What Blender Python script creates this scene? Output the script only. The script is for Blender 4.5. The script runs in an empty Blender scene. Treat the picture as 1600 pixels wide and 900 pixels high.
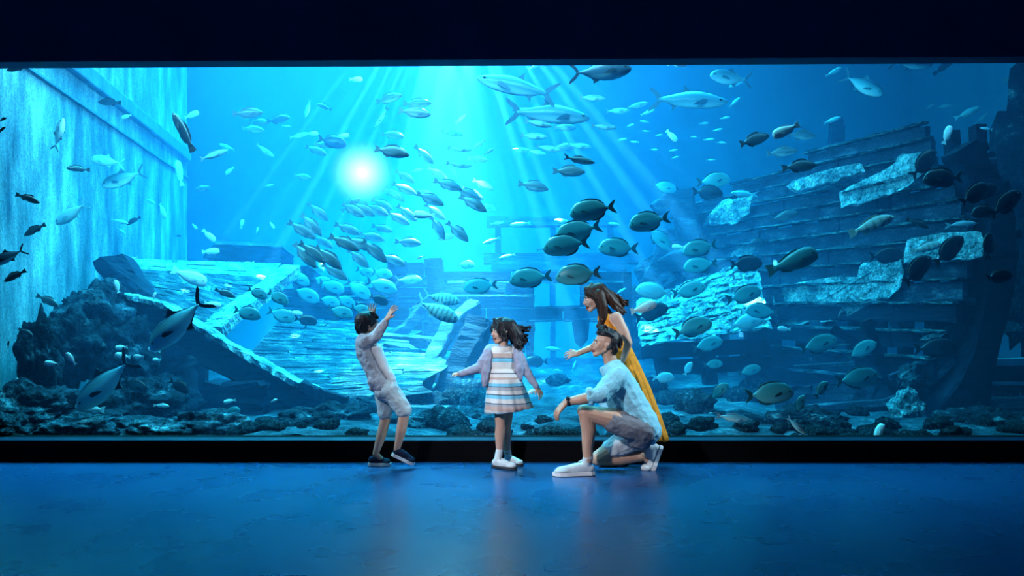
import bpy, bmesh, math, random
from mathutils import Vector, Matrix, noise, Quaternion

# ------------------------------------------------------------------ camera, world, lights, exposure
scene = bpy.context.scene
COL = scene.collection
F, CX, HY, HC = 1300.0, 800.0, 480.0, 1.24          # focal length in pixels, centre column, horizon row, lens height


def P(px, py, Y):
    """World point seen at pixel (px, py) at distance Y along the view axis."""
    return Vector(((px - CX) * Y / F, Y, HC + (HY - py) * Y / F))


cam_data = bpy.data.cameras.new('camera')
cam = bpy.data.objects.new('camera', cam_data)
COL.objects.link(cam)
cam.location = (0, 0, HC)
cam.rotation_euler = (math.pi / 2, 0, 0)
cam_data.sensor_width = 36
cam_data.lens = 36 * F / 1600
cam_data.shift_y = (HY - 450) / 1600
cam_data.clip_end = 100
scene.camera = cam

world = bpy.data.worlds.new('dim_room')
scene.world = world
world.use_nodes = True
world.node_tree.nodes['Background'].inputs[0].default_value = (0.004, 0.05, 0.18, 1)
world.node_tree.nodes['Background'].inputs[1].default_value = 0.4

scene.view_settings.view_transform = 'Standard'
scene.view_settings.look = 'None'
scene.view_settings.gamma = 1
scene.view_settings.exposure = 0.0
scene.view_settings.use_curve_mapping = False
scene.cycles.use_denoising = True
scene.cycles.volume_bounces = 0
scene.cycles.max_bounces = 6
scene.cycles.diffuse_bounces = 3
scene.cycles.glossy_bounces = 3
scene.cycles.transparent_max_bounces = 12
scene.cycles.sample_clamp_indirect = 4


def lamp(name, kind, loc, target, energy, color, size=1.0, size_y=None, angle=40, blend=0.3, spread=None):
    d = bpy.data.lights.new(name, kind)
    d.energy = energy
    d.color = color
    if kind == 'AREA':
        d.size = size
        if size_y:
            d.shape = 'RECTANGLE'
            d.size_y = size_y
        if spread:
            d.spread = math.radians(spread)
    else:
        d.shadow_soft_size = size
    if kind == 'SPOT':
        d.spot_size = math.radians(angle)
        d.spot_blend = blend
    o = bpy.data.objects.new(name, d)
    COL.objects.link(o)
    o.location = loc
    v = Vector(target) - Vector(loc)
    o.rotation_euler = v.to_track_quat('-Z', 'Y').to_euler()
    return o


# daylight banks over the open top of the tank
lamp('tank_daylight', 'AREA', (-2.0, 13.5, 8.2), (-1.7, 13.0, 0), 5200, (0.08, 0.70, 1.0), 7, 9, spread=95)
lamp('tank_daylight', 'AREA', (5.5, 12.0, 8.2), (4.5, 12.0, 0), 70, (0.03, 0.36, 1.0), 6, 7)
lamp('gap_fill_light', 'SPOT', P(880, 90, 15.6), P(868, 640, 14.9), 2600, (0.06, 0.80, 1.0), 0.3, angle=26, blend=0.9)  # added spot without a fixture, brightening the gap by the cabin wall
# unseen fill lights added over the viewing side of the tank, shining inwards on the fish
lamp('tank_front_fill', 'AREA', (-1.6, 7.15, 4.6), (-1.4, 10.5, 1.2), 560, (0.26, 0.80, 1.0), 6.5, 0.4)
lamp('tank_front_fill', 'AREA', (4.0, 7.15, 4.6), (4.2, 10.0, 1.8), 70, (0.12, 0.6, 1.0), 4.0, 0.4)
# sunbeams entering through the surface, fanning out from one high opening
SUN = P(702, -70, 11.5)
_r = random.Random(4)
BEAMS = [(664, 330, 26.0, 420), (702, 330, 30.0, 560), (742, 330, 26.0, 480), (800, 330, 12.0, 240), (620, 330, 9.0, 160)]
for bx in (385, 430, 468, 500, 540, 575, 606, 800, 835, 872, 915, 960, 1010, 1060, 1130):
    BEAMS.append((bx + _r.uniform(-8, 8), 330, _r.choice((1.0, 1.4, 1.9, 2.6)), _r.uniform(240, 620)))
for i, (bx, by, ang, en) in enumerate(BEAMS):
    src = (P(bx * 0.6 + 280, 42, 11.5) if i < 5 else SUN) + Vector(((bx - 700) * 0.0006, 0.1 * (i % 5) - 0.2, 0))
    lamp('sunbeam', 'SPOT', src, P(bx, by, 11.5 + (i * 7 % 5) * 0.3 - 0.6), en * (27 if i < 5 else 420), (1.0, 0.97, 0.95), 0.02, angle=ang, blend=0.5)
lamp('sun_entry', 'POINT', P(705, 58, 11.5), (0, 11, 0), 420, (1.0, 0.97, 0.95), 0.15)
# viewing room: cool key lamp in front; side rims added for the tank's light
lamp('room_key_lamp', 'SPOT', (-2.8, 2.2, 3.4), (0.15, 6.4, 0.65), 1250, (0.92, 0.95, 1.0), 0.12, angle=27, blend=0.9)
lamp('added_rim_light', 'SPOT', (3.6, 5.9, 2.9), (0.6, 6.35, 0.7), 800, (0.55, 0.86, 1.0), 0.12, angle=34, blend=0.8)
lamp('added_rim_light', 'SPOT', (-3.8, 6.0, 2.9), (-0.6, 6.40, 0.8), 500, (0.45, 0.80, 1.0), 0.12, angle=34, blend=0.8)


# ------------------------------------------------------------------ helpers
def link(name, me, parent=None, mat=None, loc=None):
    o = bpy.data.objects.new(name, me)
    COL.objects.link(o)
    if parent is not None:
        o.parent = parent
        o.matrix_parent_inverse = Matrix.Translation(-parent.location)
    if mat is not None and me is not None and not me.materials:
        me.materials.append(mat)
    if loc is not None:
        o.location = loc
    return o


def tag(o, label=None, cat=None, group=None, kind=None):
    if label: o['label'] = label
    if cat: o['category'] = cat
    if group: o['group'] = group
    if kind: o['kind'] = kind
    return o


def empty(name, loc, label, cat, group=None):
    o = bpy.data.objects.new(name, None)
    COL.objects.link(o)
    o.location = loc
    o.empty_display_size = 0.1
    return tag(o, label, cat, group)


def mesh(name, verts, faces, smooth=False):
    me = bpy.data.meshes.new(name)
    me.from_pydata([tuple(v) for v in verts], [], faces)
    if smooth:
        for p in me.polygons:
            p.use_smooth = True
    me.update()
    return me


def fix_normals(me):
    bm = bmesh.new()
    bm.from_mesh(me)
    bmesh.ops.recalc_face_normals(bm, faces=bm.faces)
    bm.to_mesh(me)
    bm.free()
    return me


def new_mat(name):
    m = bpy.data.materials.new(name)
    m.use_nodes = True
    nt = m.node_tree
    return m, nt, nt.nodes['Principled BSDF'], nt.nodes['Material Output']


def N(nt, t, **kw):
    n = nt.nodes.new(t)
    for k, v in kw.items():
        if k in n.inputs.keys() if hasattr(n.inputs, 'keys') else False:
            n.inputs[k].default_value = v
        else:
            setattr(n, k, v)
    return n


def surf(name, stops, scale=4.0, rough=0.7, bump=0.3, bscale=None, stretch=(1, 1, 1), spec=0.3, detail=6, coord='Object', bdist=0.03, metal=0.0, fleck=0.0):
    """Noise driven colour ramp with bump; stops = [(pos, (r,g,b)), ...]"""
    m, nt, b, out = new_mat(name)
    tc = N(nt, 'ShaderNodeTexCoord')
    mp = N(nt, 'ShaderNodeMapping')
    mp.inputs['Scale'].default_value = stretch
    nt.links.new(tc.outputs[coord], mp.inputs[0])
    nz = N(nt, 'ShaderNodeTexNoise')
    nz.inputs['Scale'].default_value = scale
    nz.inputs['Detail'].default_value = detail
    nz.inputs['Roughness'].default_value = 0.65
    nt.links.new(mp.outputs[0], nz.inputs['Vector'])
    r = N(nt, 'ShaderNodeValToRGB')
    e = r.color_ramp.elements
    while len(e) < len(stops):
        e.new(0.5)
    for i, (p, c) in enumerate(stops):
        e[i].position = p
        e[i].color = (*c, 1)
    nt.links.new(nz.outputs['Fac'], r.inputs[0])
    col_out = r.outputs[0]
    if fleck:
        n3 = N(nt, 'ShaderNodeTexNoise')
        n3.inputs['Scale'].default_value = 38
        n3.inputs['Detail'].default_value = 8
        n3.inputs['Roughness'].default_value = 0.75
        nt.links.new(tc.outputs[coord], n3.inputs['Vector'])
        r3 = N(nt, 'ShaderNodeMapRange')
        r3.inputs['From Min'].default_value = 0.36; r3.inputs['From Max'].default_value = 0.66
        r3.inputs['To Min'].default_value = 1 - fleck; r3.inputs['To Max'].default_value = 1 + fleck * 1.6
        nt.links.new(n3.outputs['Fac'], r3.inputs['Value'])
        mm = N(nt, 'ShaderNodeVectorMath'); mm.operation = 'SCALE'
        nt.links.new(r.outputs[0], mm.inputs[0]); nt.links.new(r3.outputs[0], mm.inputs['Scale'])
        col_out = mm.outputs[0]
    nt.links.new(col_out, b.inputs['Base Color'])
    b.inputs['Roughness'].default_value = rough
    b.inputs['Specular IOR Level'].default_value = spec
    b.inputs['Metallic'].default_value = metal
    if bump:
        n2 = N(nt, 'ShaderNodeTexNoise')
        n2.inputs['Scale'].default_value = bscale or scale * 3
        n2.inputs['Detail'].default_value = 5
        nt.links.new(mp.outputs[0], n2.inputs['Vector'])
        bp = N(nt, 'ShaderNodeBump')
        bp.inputs['Strength'].default_value = bump
        bp.inputs['Distance'].default_value = bdist
        nt.links.new(n2.outputs['Fac'], bp.inputs['Height'])
        nt.links.new(bp.outputs[0], b.inputs['Normal'])
    return m


def plain(name, col, rough=0.6, spec=0.4, metal=0.0):
    m, nt, b, out = new_mat(name)
    b.inputs['Base Color'].default_value = (*col, 1)
    b.inputs['Roughness'].default_value = rough
    b.inputs['Specular IOR Level'].default_value = spec
    b.inputs['Metallic'].default_value = metal
    return m


def box_mesh(name, x0, x1, y0, y1, z0, z1, bev=0.0):
    v = [(x, y, z) for x in (x0, x1) for y in (y0, y1) for z in (z0, z1)]
    f = [(0, 1, 3, 2), (4, 6, 7, 5), (0, 4, 5, 1), (2, 3, 7, 6), (0, 2, 6, 4), (1, 5, 7, 3)]
    me = mesh(name, v, f)
    if bev:
        bm = bmesh.new(); bm.from_mesh(me)
        bmesh.ops.bevel(bm, geom=bm.edges[:], offset=bev, segments=2, affect='EDGES')
        bm.to_mesh(me); bm.free()
    return fix_normals(me)


def beam_mesh(name, pts, w, h, jitter=0.0, seed=0, up=Vector((0, 0, 1)), sub=1):
    """A timber swept along pts: h in the up direction, w across. w/h may be lists (one per point)."""
    rnd = random.Random(seed)
    n = len(pts)
    W = w if isinstance(w, (list, tuple)) else [w] * n
    H = h if isinstance(h, (list, tuple)) else [h] * n
    P2, W2, H2 = [], [], []
    for i in range(n - 1):
        k = max(1, sub)
        for j in range(k):
            t = j / k
            P2.append(Vector(pts[i]).lerp(Vector(pts[i + 1]), t)); W2.append(W[i] + (W[i + 1] - W[i]) * t); H2.append(H[i] + (H[i + 1] - H[i]) * t)
    P2.append(Vector(pts[-1])); W2.append(W[-1]); H2.append(H[-1])
    vs, fs = [], []
    n = len(P2)
    for i in range(n):
        d = (P2[min(i + 1, n - 1)] - P2[max(i - 1, 0)]).normalized()
        s = d.cross(up)
        if s.length < 1e-4:
            s = Vector((1, 0, 0))
        s.normalize()
        u = s.cross(d).normalized()
        c = 0.18
        for a, b2 in ((-1, -1 + c), (-1, 1 - c), (-1 + c, 1), (1 - c, 1), (1, 1 - c), (1, -1 + c), (1 - c, -1), (-1 + c, -1)):
            j1 = 1 + rnd.uniform(-jitter, jitter)
            j2 = 1 + rnd.uniform(-jitter, jitter)
            vs.append(P2[i] + s * (a * W2[i] / 2 * j1) + u * (b2 * H2[i] / 2 * j2))
    for i in range(n - 1):
        for k in range(8):
            fs.append((i * 8 + k, i * 8 + (k + 1) % 8, (i + 1) * 8 + (k + 1) % 8, (i + 1) * 8 + k))
    fs.append(tuple(range(8)))
    fs.append(tuple((n - 1) * 8 + k for k in range(8)))
    return fix_normals(mesh(name, vs, fs))


def ragged(pts, step, amp, seed):
    """Subdivide a closed pixel outline (x, y, Y) and jitter the new points."""
    rnd = random.Random(seed)
    out = []
    n = len(pts)
    for i in range(n):
        a, b = pts[i], pts[(i + 1) % n]
        L = math.hypot(b[0] - a[0], b[1] - a[1])
        k = max(1, int(L / step))
        for j in range(k):
            t = j / k
            q = [a[c] + (b[c] - a[c]) * t for c in range(3)]
            q[0] += rnd.uniform(-amp, amp); q[1] += rnd.uniform(-amp, amp)
            out.append(tuple(q))
    return out


def slab_mesh(name, pts, thick, step=8, amp=1.5, seed=0, relief=0.0, cell=0.09):
    """Thick slab whose front follows outline pts = [(px, py, Y)], extruded away from the room."""
    pp = ragged(pts, step, amp, seed)
    front = [P(*q) for q in pp]
    bm = bmesh.new()
    vs = [bm.verts.new(v) for v in front]
    f = bm.faces.new(vs)
    bmesh.ops.triangulate(bm, faces=[f], ngon_method='EAR_CLIP')
    if relief:
        for it in range(4):
            e = [ed for ed in bm.edges if ed.calc_length() > cell]
            if not e: break
            bmesh.ops.subdivide_edges(bm, edges=e, cuts=1)
            bmesh.ops.triangulate(bm, faces=bm.faces[:])
    r = bmesh.ops.extrude_face_region(bm, geom=bm.faces[:])
    nv = [g for g in r['geom'] if isinstance(g, bmesh.types.BMVert)]
    nvs = set(nv)
    for v in nv:
        v.co += Vector((0, thick, -thick * 0.15))
    if relief:
        for v in bm.verts:
            if v not in nvs:
                v.co.y -= relief * (noise.fractal(v.co * 4 + Vector((seed, 0, 0)), 0.7, 2.0, 4) + 0.3)
    bmesh.ops.recalc_face_normals(bm, faces=bm.faces)
    me = bpy.data.meshes.new(name)
    bm.to_mesh(me); bm.free()
    return me


def rock_mesh(name, seed, sub=4, amp=0.35, freq=1.6, sq=(1, 1, 1)):
    bm = bmesh.new()
    bmesh.ops.create_icosphere(bm, subdivisions=sub, radius=1)
    off = Vector((seed * 7.3, seed * 3.1, seed * 1.7))
    for v in bm.verts:
        n = v.co.normalized()
        d = noise.fractal(n * freq + off, 0.8, 2.1, 5) * amp + noise.turbulence(n * freq * 3 + off, 3, True) * amp * 0.28
        v.co = n * (1 + d)
        v.co.x *= sq[0]; v.co.y *= sq[1]; v.co.z *= sq[2]
    me = bpy.data.meshes.new(name)
    bm.to_mesh(me); bm.free()
    for p in me.polygons:
        p.use_smooth = True
    return me
# ------------------------------------------------------------------ the viewing room
YP, YG = 6.66, 6.84                                   # front of the plinth, glass
ZS = HC - 210 * YP / F                                # top of the plinth
XL = -4.62                                            # tank's left wall at the glass


def wall_y(px, off=0.0):
    """Distance at which the tank's left wall stands behind pixel column px."""
    return (-XL - 1.094) / max(0.02, (800 - px) / F - 0.16) - off


m_floor = surf('blue_polished_floor', [(0.3, (0.006, 0.052, 0.15)), (0.7, (0.008, 0.066, 0.18))], 1.3, 0.34, 0.0, 9, spec=0.5, bdist=0.01)
nt = m_floor.node_tree
nr = N(nt, 'ShaderNodeTexNoise'); nr.inputs['Scale'].default_value = 2.2; nr.inputs['Detail'].default_value = 2
mr = N(nt, 'ShaderNodeMapRange'); mr.inputs['To Min'].default_value = 0.22; mr.inputs['To Max'].default_value = 0.34
tc = N(nt, 'ShaderNodeTexCoord')
nt.links.new(tc.outputs['Object'], nr.inputs['Vector']); nt.links.new(nr.outputs['Fac'], mr.inputs['Value'])
nt.links.new(mr.outputs[0], nt.nodes['Principled BSDF'].inputs['Roughness'])
floor = link('floor', box_mesh('floor', -7, 7, 0.5, 8, -0.1, 0.0), mat=m_floor)
tag(floor, 'polished deep blue floor of the viewing room', kind='structure')

m_header = surf('navy_plaster', [(0.3, (0.012, 0.050, 0.12)), (0.7, (0.02, 0.075, 0.17))], 2.0, 0.75, 0.1, 20, spec=0.2)
zt = 3.9
v = []
for X, dz in ((-7, 0), (7, 0)):
    zb = HC + (HY - (94 - (X / 4.1) * 4)) * YG / F
    v += [(X, YG - 0.02, zb), (X, YG - 0.02, zt + 1.2), (X, 7.0, zt + 1.2), (X, 7.0, zb)]
header = link('wall_header', fix_normals(mesh('wall_header', v, [(0, 1, 2, 3), (4, 7, 6, 5), (0, 4, 5, 1), (1, 5, 6, 2), (2, 6, 7, 3), (3, 7, 4, 0)])), mat=m_header)
tag(header, 'dark navy wall over the tank window', kind='structure')
m_black = plain('black_plinth_paint', (0.0012, 0.0015, 0.003), 0.9, 0.1)
plinth = link('wall_plinth', box_mesh('wall_plinth', -7, 7, YP, 7.0, -0.1, ZS, 0.004), mat=m_black)
tag(plinth, 'black plinth wall under the tank window', kind='structure')
m_sill = plain('wet_blue_sill', (0.002, 0.014, 0.04), 0.5, 0.2)
sill = link('trim_sill', box_mesh('trim_sill', -7, 7, YP + 0.004, YG, ZS, ZS + 0.008), mat=m_sill)
tag(sill, 'narrow blue sill at the foot of the glass', kind='structure')
for sx, nm in ((-1, 'left'), (1, 'right')):
    w = link('wall_' + nm, box_mesh('wall_' + nm, sx * 5.9 - 0.1, sx * 5.9 + 0.1, 0.5, 6.6, -0.1, 5.1), mat=m_header)
    tag(w, 'dark side wall of the viewing room', kind='structure')

m_glass, nt, b, out = new_mat('clear_acrylic')
nt.nodes.remove(b)
tr = N(nt, 'ShaderNodeBsdfTransparent'); tr.inputs[0].default_value = (0.97, 0.995, 1.0, 1)
nt.links.new(tr.outputs[0], out.inputs['Surface'])
glass = link('window_1', box_mesh('window_1', -7, 7, YG, YG + 0.12, ZS + 0.008, 3.45), mat=m_glass)
tag(glass, 'huge clear acrylic viewing window of the aquarium', kind='structure')

# ------------------------------------------------------------------ the tank: water, floor, walls
ZT = 7.6
m_water, nt, b, out = new_mat('sea_water')
nt.nodes.remove(b)
vs_ = N(nt, 'ShaderNodeVolumeScatter'); vs_.inputs['Color'].default_value = (0.12, 0.44, 1.0, 1); vs_.inputs['Density'].default_value = 0.042
try: vs_.inputs['Anisotropy'].default_value = 0.0
except Exception: pass
va = N(nt, 'ShaderNodeVolumeAbsorption'); va.inputs['Color'].default_value = (0.0, 0.86, 0.96, 1); va.inputs['Density'].default_value = 0.20
ad = N(nt, 'ShaderNodeAddShader')
nt.links.new(vs_.outputs[0], ad.inputs[0]); nt.links.new(va.outputs[0], ad.inputs[1]); nt.links.new(ad.outputs[0], out.inputs['Volume'])
water = link('water', box_mesh('water', -9.9, 9.9, YG + 0.13, 20.4, -0.3, ZT), mat=m_water)
tag(water, 'clear blue sea water filling the tank', kind='structure')

m_wall = surf('streaky_tank_wall', [(0.34, (0.02, 0.08, 0.13)), (0.5, (0.10, 0.22, 0.27)), (0.66, (0.30, 0.46, 0.50))], 2.2, 0.85, 0.6, 8, stretch=(1, 1, 0.30), spec=0.1, detail=12, bdist=0.05, fleck=0.35)
XC, YC = XL - 0.16 * (15.3 - YG), 15.3


def wall_slab(name, a, b2, z0, z1, th, m, label):
    d = Vector((b2[0] - a[0], b2[1] - a[1], 0)).normalized()
    n = Vector((-d.y, d.x, 0)) * th
    v = [(a[0], a[1], z0), (b2[0], b2[1], z0), (b2[0], b2[1], z1), (a[0], a[1], z1)]
    v += [(p[0] + n.x, p[1] + n.y, p[2]) for p in v[:4]]
    o = link(name, fix_normals(mesh(name, v, [(0, 1, 2, 3), (7, 6, 5, 4), (0, 4, 5, 1), (1, 5, 6, 2), (2, 6, 7, 3), (3, 7, 4, 0)])), mat=m)
    return tag(o, label, kind='structure')


wall_slab('wall_left.001', (XL, YG + 0.14), (XC, YC), -0.3, ZT, 0.3, m_wall, 'streaked light blue concrete wall of the tank')
wall_slab('wall_left.002', (XC - 0.3, YC), (-9.7, YC), -0.3, ZT, 0.0 - 0.3, m_wall, 'return of the tank wall')
m_back = surf('tank_back_wall', [(0.3, (0.08, 0.55, 0.75)), (0.7, (0.12, 0.66, 0.85))], 0.6, 0.9, 0, spec=0.0)
wall_slab('wall_back', (-9.8, 20.2), (9.8, 20.2), -0.3, ZT, 0.2, m_back, 'far blue wall of the tank')
wall_slab('wall_right.001', (9.7, YG + 0.2), (9.7, 20.2), -0.3, ZT, -0.2, m_back, 'far side wall of the tank')
# ledges that run along the left wall
m_trim = surf('dark_wall_ledge', [(0.3, (0.03, 0.14, 0.22)), (0.7, (0.08, 0.24, 0.33))], 5, 0.8, 0.3, spec=0.1)
dW = Vector((-0.16, 1, 0)).normalized()
for i, (z, h_, o_) in enumerate(((4.02, 0.20, 0.07), (3.62, 0.03, 0.03))):
    a = Vector((XL, YG + 0.2, z)); b2 = Vector((XC, YC, z))
    me = beam_mesh('trim', [a + Vector((o_ / 2, 0, 0)), b2 + Vector((o_ / 2, 0, 0))], o_, h_)
    tag(link('trim_%d' % (i + 1), me, mat=m_trim), 'ledge along the streaked tank wall', kind='structure')

# sea bed
m_bed = surf('seabed_sand', [(0.38, (0.004, 0.014, 0.022)), (0.56, (0.02, 0.06, 0.085)), (0.74, (0.12, 0.22, 0.26))], 3.2, 0.9, 1.0, 12, spec=0.1, detail=9, bdist=0.06, fleck=0.6)


def bed_z(x, y):
    return 0.10 + 0.10 * noise.noise(Vector((x * 0.8, y * 0.8, 3))) + 0.05 * noise.noise(Vector((x * 3, y * 3, 1))) - 0.02 * max(0, y - 12) * 0.5


vs, fs = [], []
nx, ny = 150, 90
for j in range(ny + 1):
    y = YG + 0.15 + (20.1 - YG - 0.15) * (j / ny) ** 1.5
    for i in range(nx + 1):
        x = -9.7 + 19.4 * i / nx
        vs.append((x, y, bed_z(x, y)))
for j in range(ny):
    for i in range(nx):
        a = j * (nx + 1) + i
        fs.append((a, a + 1, a + nx + 2, a + nx + 1))
bed = link('tank_floor', mesh('tank_floor', vs, fs, True), mat=m_bed)
tag(bed, 'sandy rubble strewn bed of the tank', kind='structure')

# round glow in the water, its light put into an emissive ball and halo
glow_root = empty('underwater_glow', P(566, 270, 9.6), 'round white glow in the water over the fish school', 'glow')
m_glow, nt, b, out = new_mat('glow_halo')
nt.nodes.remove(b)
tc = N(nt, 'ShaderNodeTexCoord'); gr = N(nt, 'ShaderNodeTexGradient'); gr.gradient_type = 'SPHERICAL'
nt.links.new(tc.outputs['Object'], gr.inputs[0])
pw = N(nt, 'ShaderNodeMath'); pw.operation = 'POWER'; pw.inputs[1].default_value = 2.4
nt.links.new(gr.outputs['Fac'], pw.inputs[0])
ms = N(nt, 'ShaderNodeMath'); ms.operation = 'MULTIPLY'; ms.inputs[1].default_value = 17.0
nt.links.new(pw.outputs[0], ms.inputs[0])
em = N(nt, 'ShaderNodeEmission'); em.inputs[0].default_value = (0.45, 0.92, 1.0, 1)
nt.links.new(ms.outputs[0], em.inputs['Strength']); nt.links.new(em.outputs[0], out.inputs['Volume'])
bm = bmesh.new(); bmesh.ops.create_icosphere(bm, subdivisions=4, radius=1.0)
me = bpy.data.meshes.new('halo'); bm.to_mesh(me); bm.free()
o = bpy.data.objects.new('halo', me); COL.objects.link(o); o.parent = glow_root; o.scale = (0.42, 0.42, 0.42); me.materials.append(m_glow)
m_core, nt, b, out = new_mat('glowing_core')
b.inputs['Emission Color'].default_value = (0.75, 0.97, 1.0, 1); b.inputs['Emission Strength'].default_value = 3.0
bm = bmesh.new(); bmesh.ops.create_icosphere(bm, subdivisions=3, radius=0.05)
me = bpy.data.meshes.new('glow_core'); bm.to_mesh(me); bm.free()
o = bpy.data.objects.new('glow_core', me); COL.objects.link(o); o.parent = glow_root; me.materials.append(m_core)
# ------------------------------------------------------------------ wreckage and rocks
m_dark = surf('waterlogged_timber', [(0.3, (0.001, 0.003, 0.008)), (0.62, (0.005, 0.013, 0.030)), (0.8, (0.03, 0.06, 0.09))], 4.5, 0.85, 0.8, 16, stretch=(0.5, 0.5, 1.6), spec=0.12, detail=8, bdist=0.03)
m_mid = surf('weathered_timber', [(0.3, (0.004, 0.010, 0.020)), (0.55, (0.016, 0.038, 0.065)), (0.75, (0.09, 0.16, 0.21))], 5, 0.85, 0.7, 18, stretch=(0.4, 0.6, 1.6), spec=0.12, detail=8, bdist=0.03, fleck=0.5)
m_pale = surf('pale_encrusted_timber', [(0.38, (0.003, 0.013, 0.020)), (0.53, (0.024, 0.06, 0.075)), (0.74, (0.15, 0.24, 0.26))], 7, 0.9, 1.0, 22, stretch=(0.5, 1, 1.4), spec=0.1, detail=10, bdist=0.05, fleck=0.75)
m_crust = surf('pale_crust', [(0.35, (0.03, 0.08, 0.10)), (0.52, (0.12, 0.23, 0.26)), (0.72, (0.42, 0.58, 0.60))], 5, 0.9, 1.0, 14, spec=0.1, detail=9, bdist=0.06, fleck=0.7)
m_rock = surf('reef_rock', [(0.42, (0.004, 0.010, 0.016)), (0.56, (0.022, 0.05, 0.07)), (0.66, (0.10, 0.19, 0.22)), (0.80, (0.4, 0.55, 0.57))], 4.0, 0.95, 1.2, 16, spec=0.08, detail=10, bdist=0.06, fleck=0.7)
m_darkrock = surf('dark_reef_rock', [(0.44, (0.002, 0.005, 0.009)), (0.60, (0.010, 0.026, 0.038)), (0.74, (0.12, 0.24, 0.28))], 5.0, 0.95, 1.2, 18, spec=0.08, detail=10, bdist=0.06, fleck=0.6)


def timber(name, pts, w, h, mat, parent=None, jit=0.06, seed=0, sub=1):
    return link(name, beam_mesh(name, [P(*p) for p in pts], w, h, jit, seed, sub=sub), parent, mat)


# ---- A: the big sailing ship wreck, bow to the camera's right ----
def hull_y(px):
    return 8.27 / ((px - 800) / F + 0.358)


ship = empty('shipwreck', (2.5, 13.0, 0.0), 'huge wooden sailing ship wreck with open dark planking and a curved bow', 'shipwreck')
HDIR = Vector((-0.358, 1, 0)).normalized()


def hull_pt(px, z, off=0.0):
    Y = hull_y(px)
    return Vector(((px - CX) * Y / F - off * 0.94, Y - off * 0.34, z))


def stem_px(z):
    # outer edge of the bow against height
    pts = [(-0.1, 1462), (0.1, 1490), (0.3, 1515), (0.6, 1538), (0.9, 1550), (1.2, 1562), (1.7, 1574), (2.2, 1570), (2.6, 1548), (2.96, 1515), (3.4, 1510)]
    for (a, x0), (b2, x1) in zip(pts, pts[1:]):
        if z <= b2:
            return x0 + (x1 - x0) * max(0, (z - a)) / (b2 - a)
    return pts[-1][1]


rnd = random.Random(5)
#          z top, height, left px,  right inset, material
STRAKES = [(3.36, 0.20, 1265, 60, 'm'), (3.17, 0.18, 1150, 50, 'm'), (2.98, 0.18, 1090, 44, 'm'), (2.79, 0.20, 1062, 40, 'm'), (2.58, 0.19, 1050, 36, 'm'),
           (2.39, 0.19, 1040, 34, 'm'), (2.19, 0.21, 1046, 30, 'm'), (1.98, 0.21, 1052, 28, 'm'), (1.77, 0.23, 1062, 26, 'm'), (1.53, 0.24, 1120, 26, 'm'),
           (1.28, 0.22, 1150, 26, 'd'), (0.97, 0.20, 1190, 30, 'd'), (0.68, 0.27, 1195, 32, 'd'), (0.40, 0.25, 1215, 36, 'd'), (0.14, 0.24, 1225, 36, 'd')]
for k, (zt_, h_, pl, ins, mm) in enumerate(STRAKES):
    off = 0.035 * k
    right = stem_px(zt_) - ins
    cuts = [pl]
    x = pl
    while True:
        x += rnd.uniform(90, 190)
        if x > right - 50: break
        cuts.append(x)
    cuts.append(right)
    for a, b2 in zip(cuts, cuts[1:]):
        n = 4
        bow = lambda px: off + 0.35 * max(0, (px - 1380) / 160.0) ** 2 * 0.6
        pts = []
        tilt = rnd.uniform(-0.012, 0.012)
        for i in range(n + 1):
            px = a + 1.0 + (b2 - a - 2.0) * i / n
            pts.append(hull_pt(px, zt_ - h_ / 2 + tilt * (i / n - 0.5) + rnd.uniform(-0.006, 0.006), off))
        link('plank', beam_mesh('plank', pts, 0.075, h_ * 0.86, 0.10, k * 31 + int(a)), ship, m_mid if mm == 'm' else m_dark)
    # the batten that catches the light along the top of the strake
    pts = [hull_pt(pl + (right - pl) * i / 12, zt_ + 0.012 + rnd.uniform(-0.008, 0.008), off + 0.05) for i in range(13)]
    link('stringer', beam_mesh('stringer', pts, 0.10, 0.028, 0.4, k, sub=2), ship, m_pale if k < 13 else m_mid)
# ribs behind the planking
for i, px in enumerate(range(1075, 1530, 38)):
    top = 3.3 if px > 1240 else 2.5
    pts = [hull_pt(px + 6 * math.sin(z * 1.3), z, -0.16 - 0.02 * i % 3) for z in (-0.1, 0.5, 1.1, 1.8, 2.4, top)]
    link('rib', beam_mesh('rib', pts, 0.16, 0.14, 0.08, i, up=Vector((1, 0, 0))), ship, m_dark)
# stem post: thick curved bow timber in stacked lengths
sp = []
for z in (-0.15, 0.1, 0.35, 0.65, 0.95, 1.25, 1.6, 1.9, 2.2, 2.5, 2.75, 2.95):
    px = stem_px(z)
    Y = 8.95
    sp.append((px - 18, HY - (z - HC) * F / Y, Y))
for a in range(0, len(sp) - 1, 2):
    seg = sp[a:a + 3]
    if len(seg) > 1:
        link('stem_timber', beam_mesh('stem_timber', [P(*q) for q in seg], 0.34, 0.30, 0.07, a, up=Vector((1, 0, 0)), sub=3), ship, m_dark)
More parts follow.
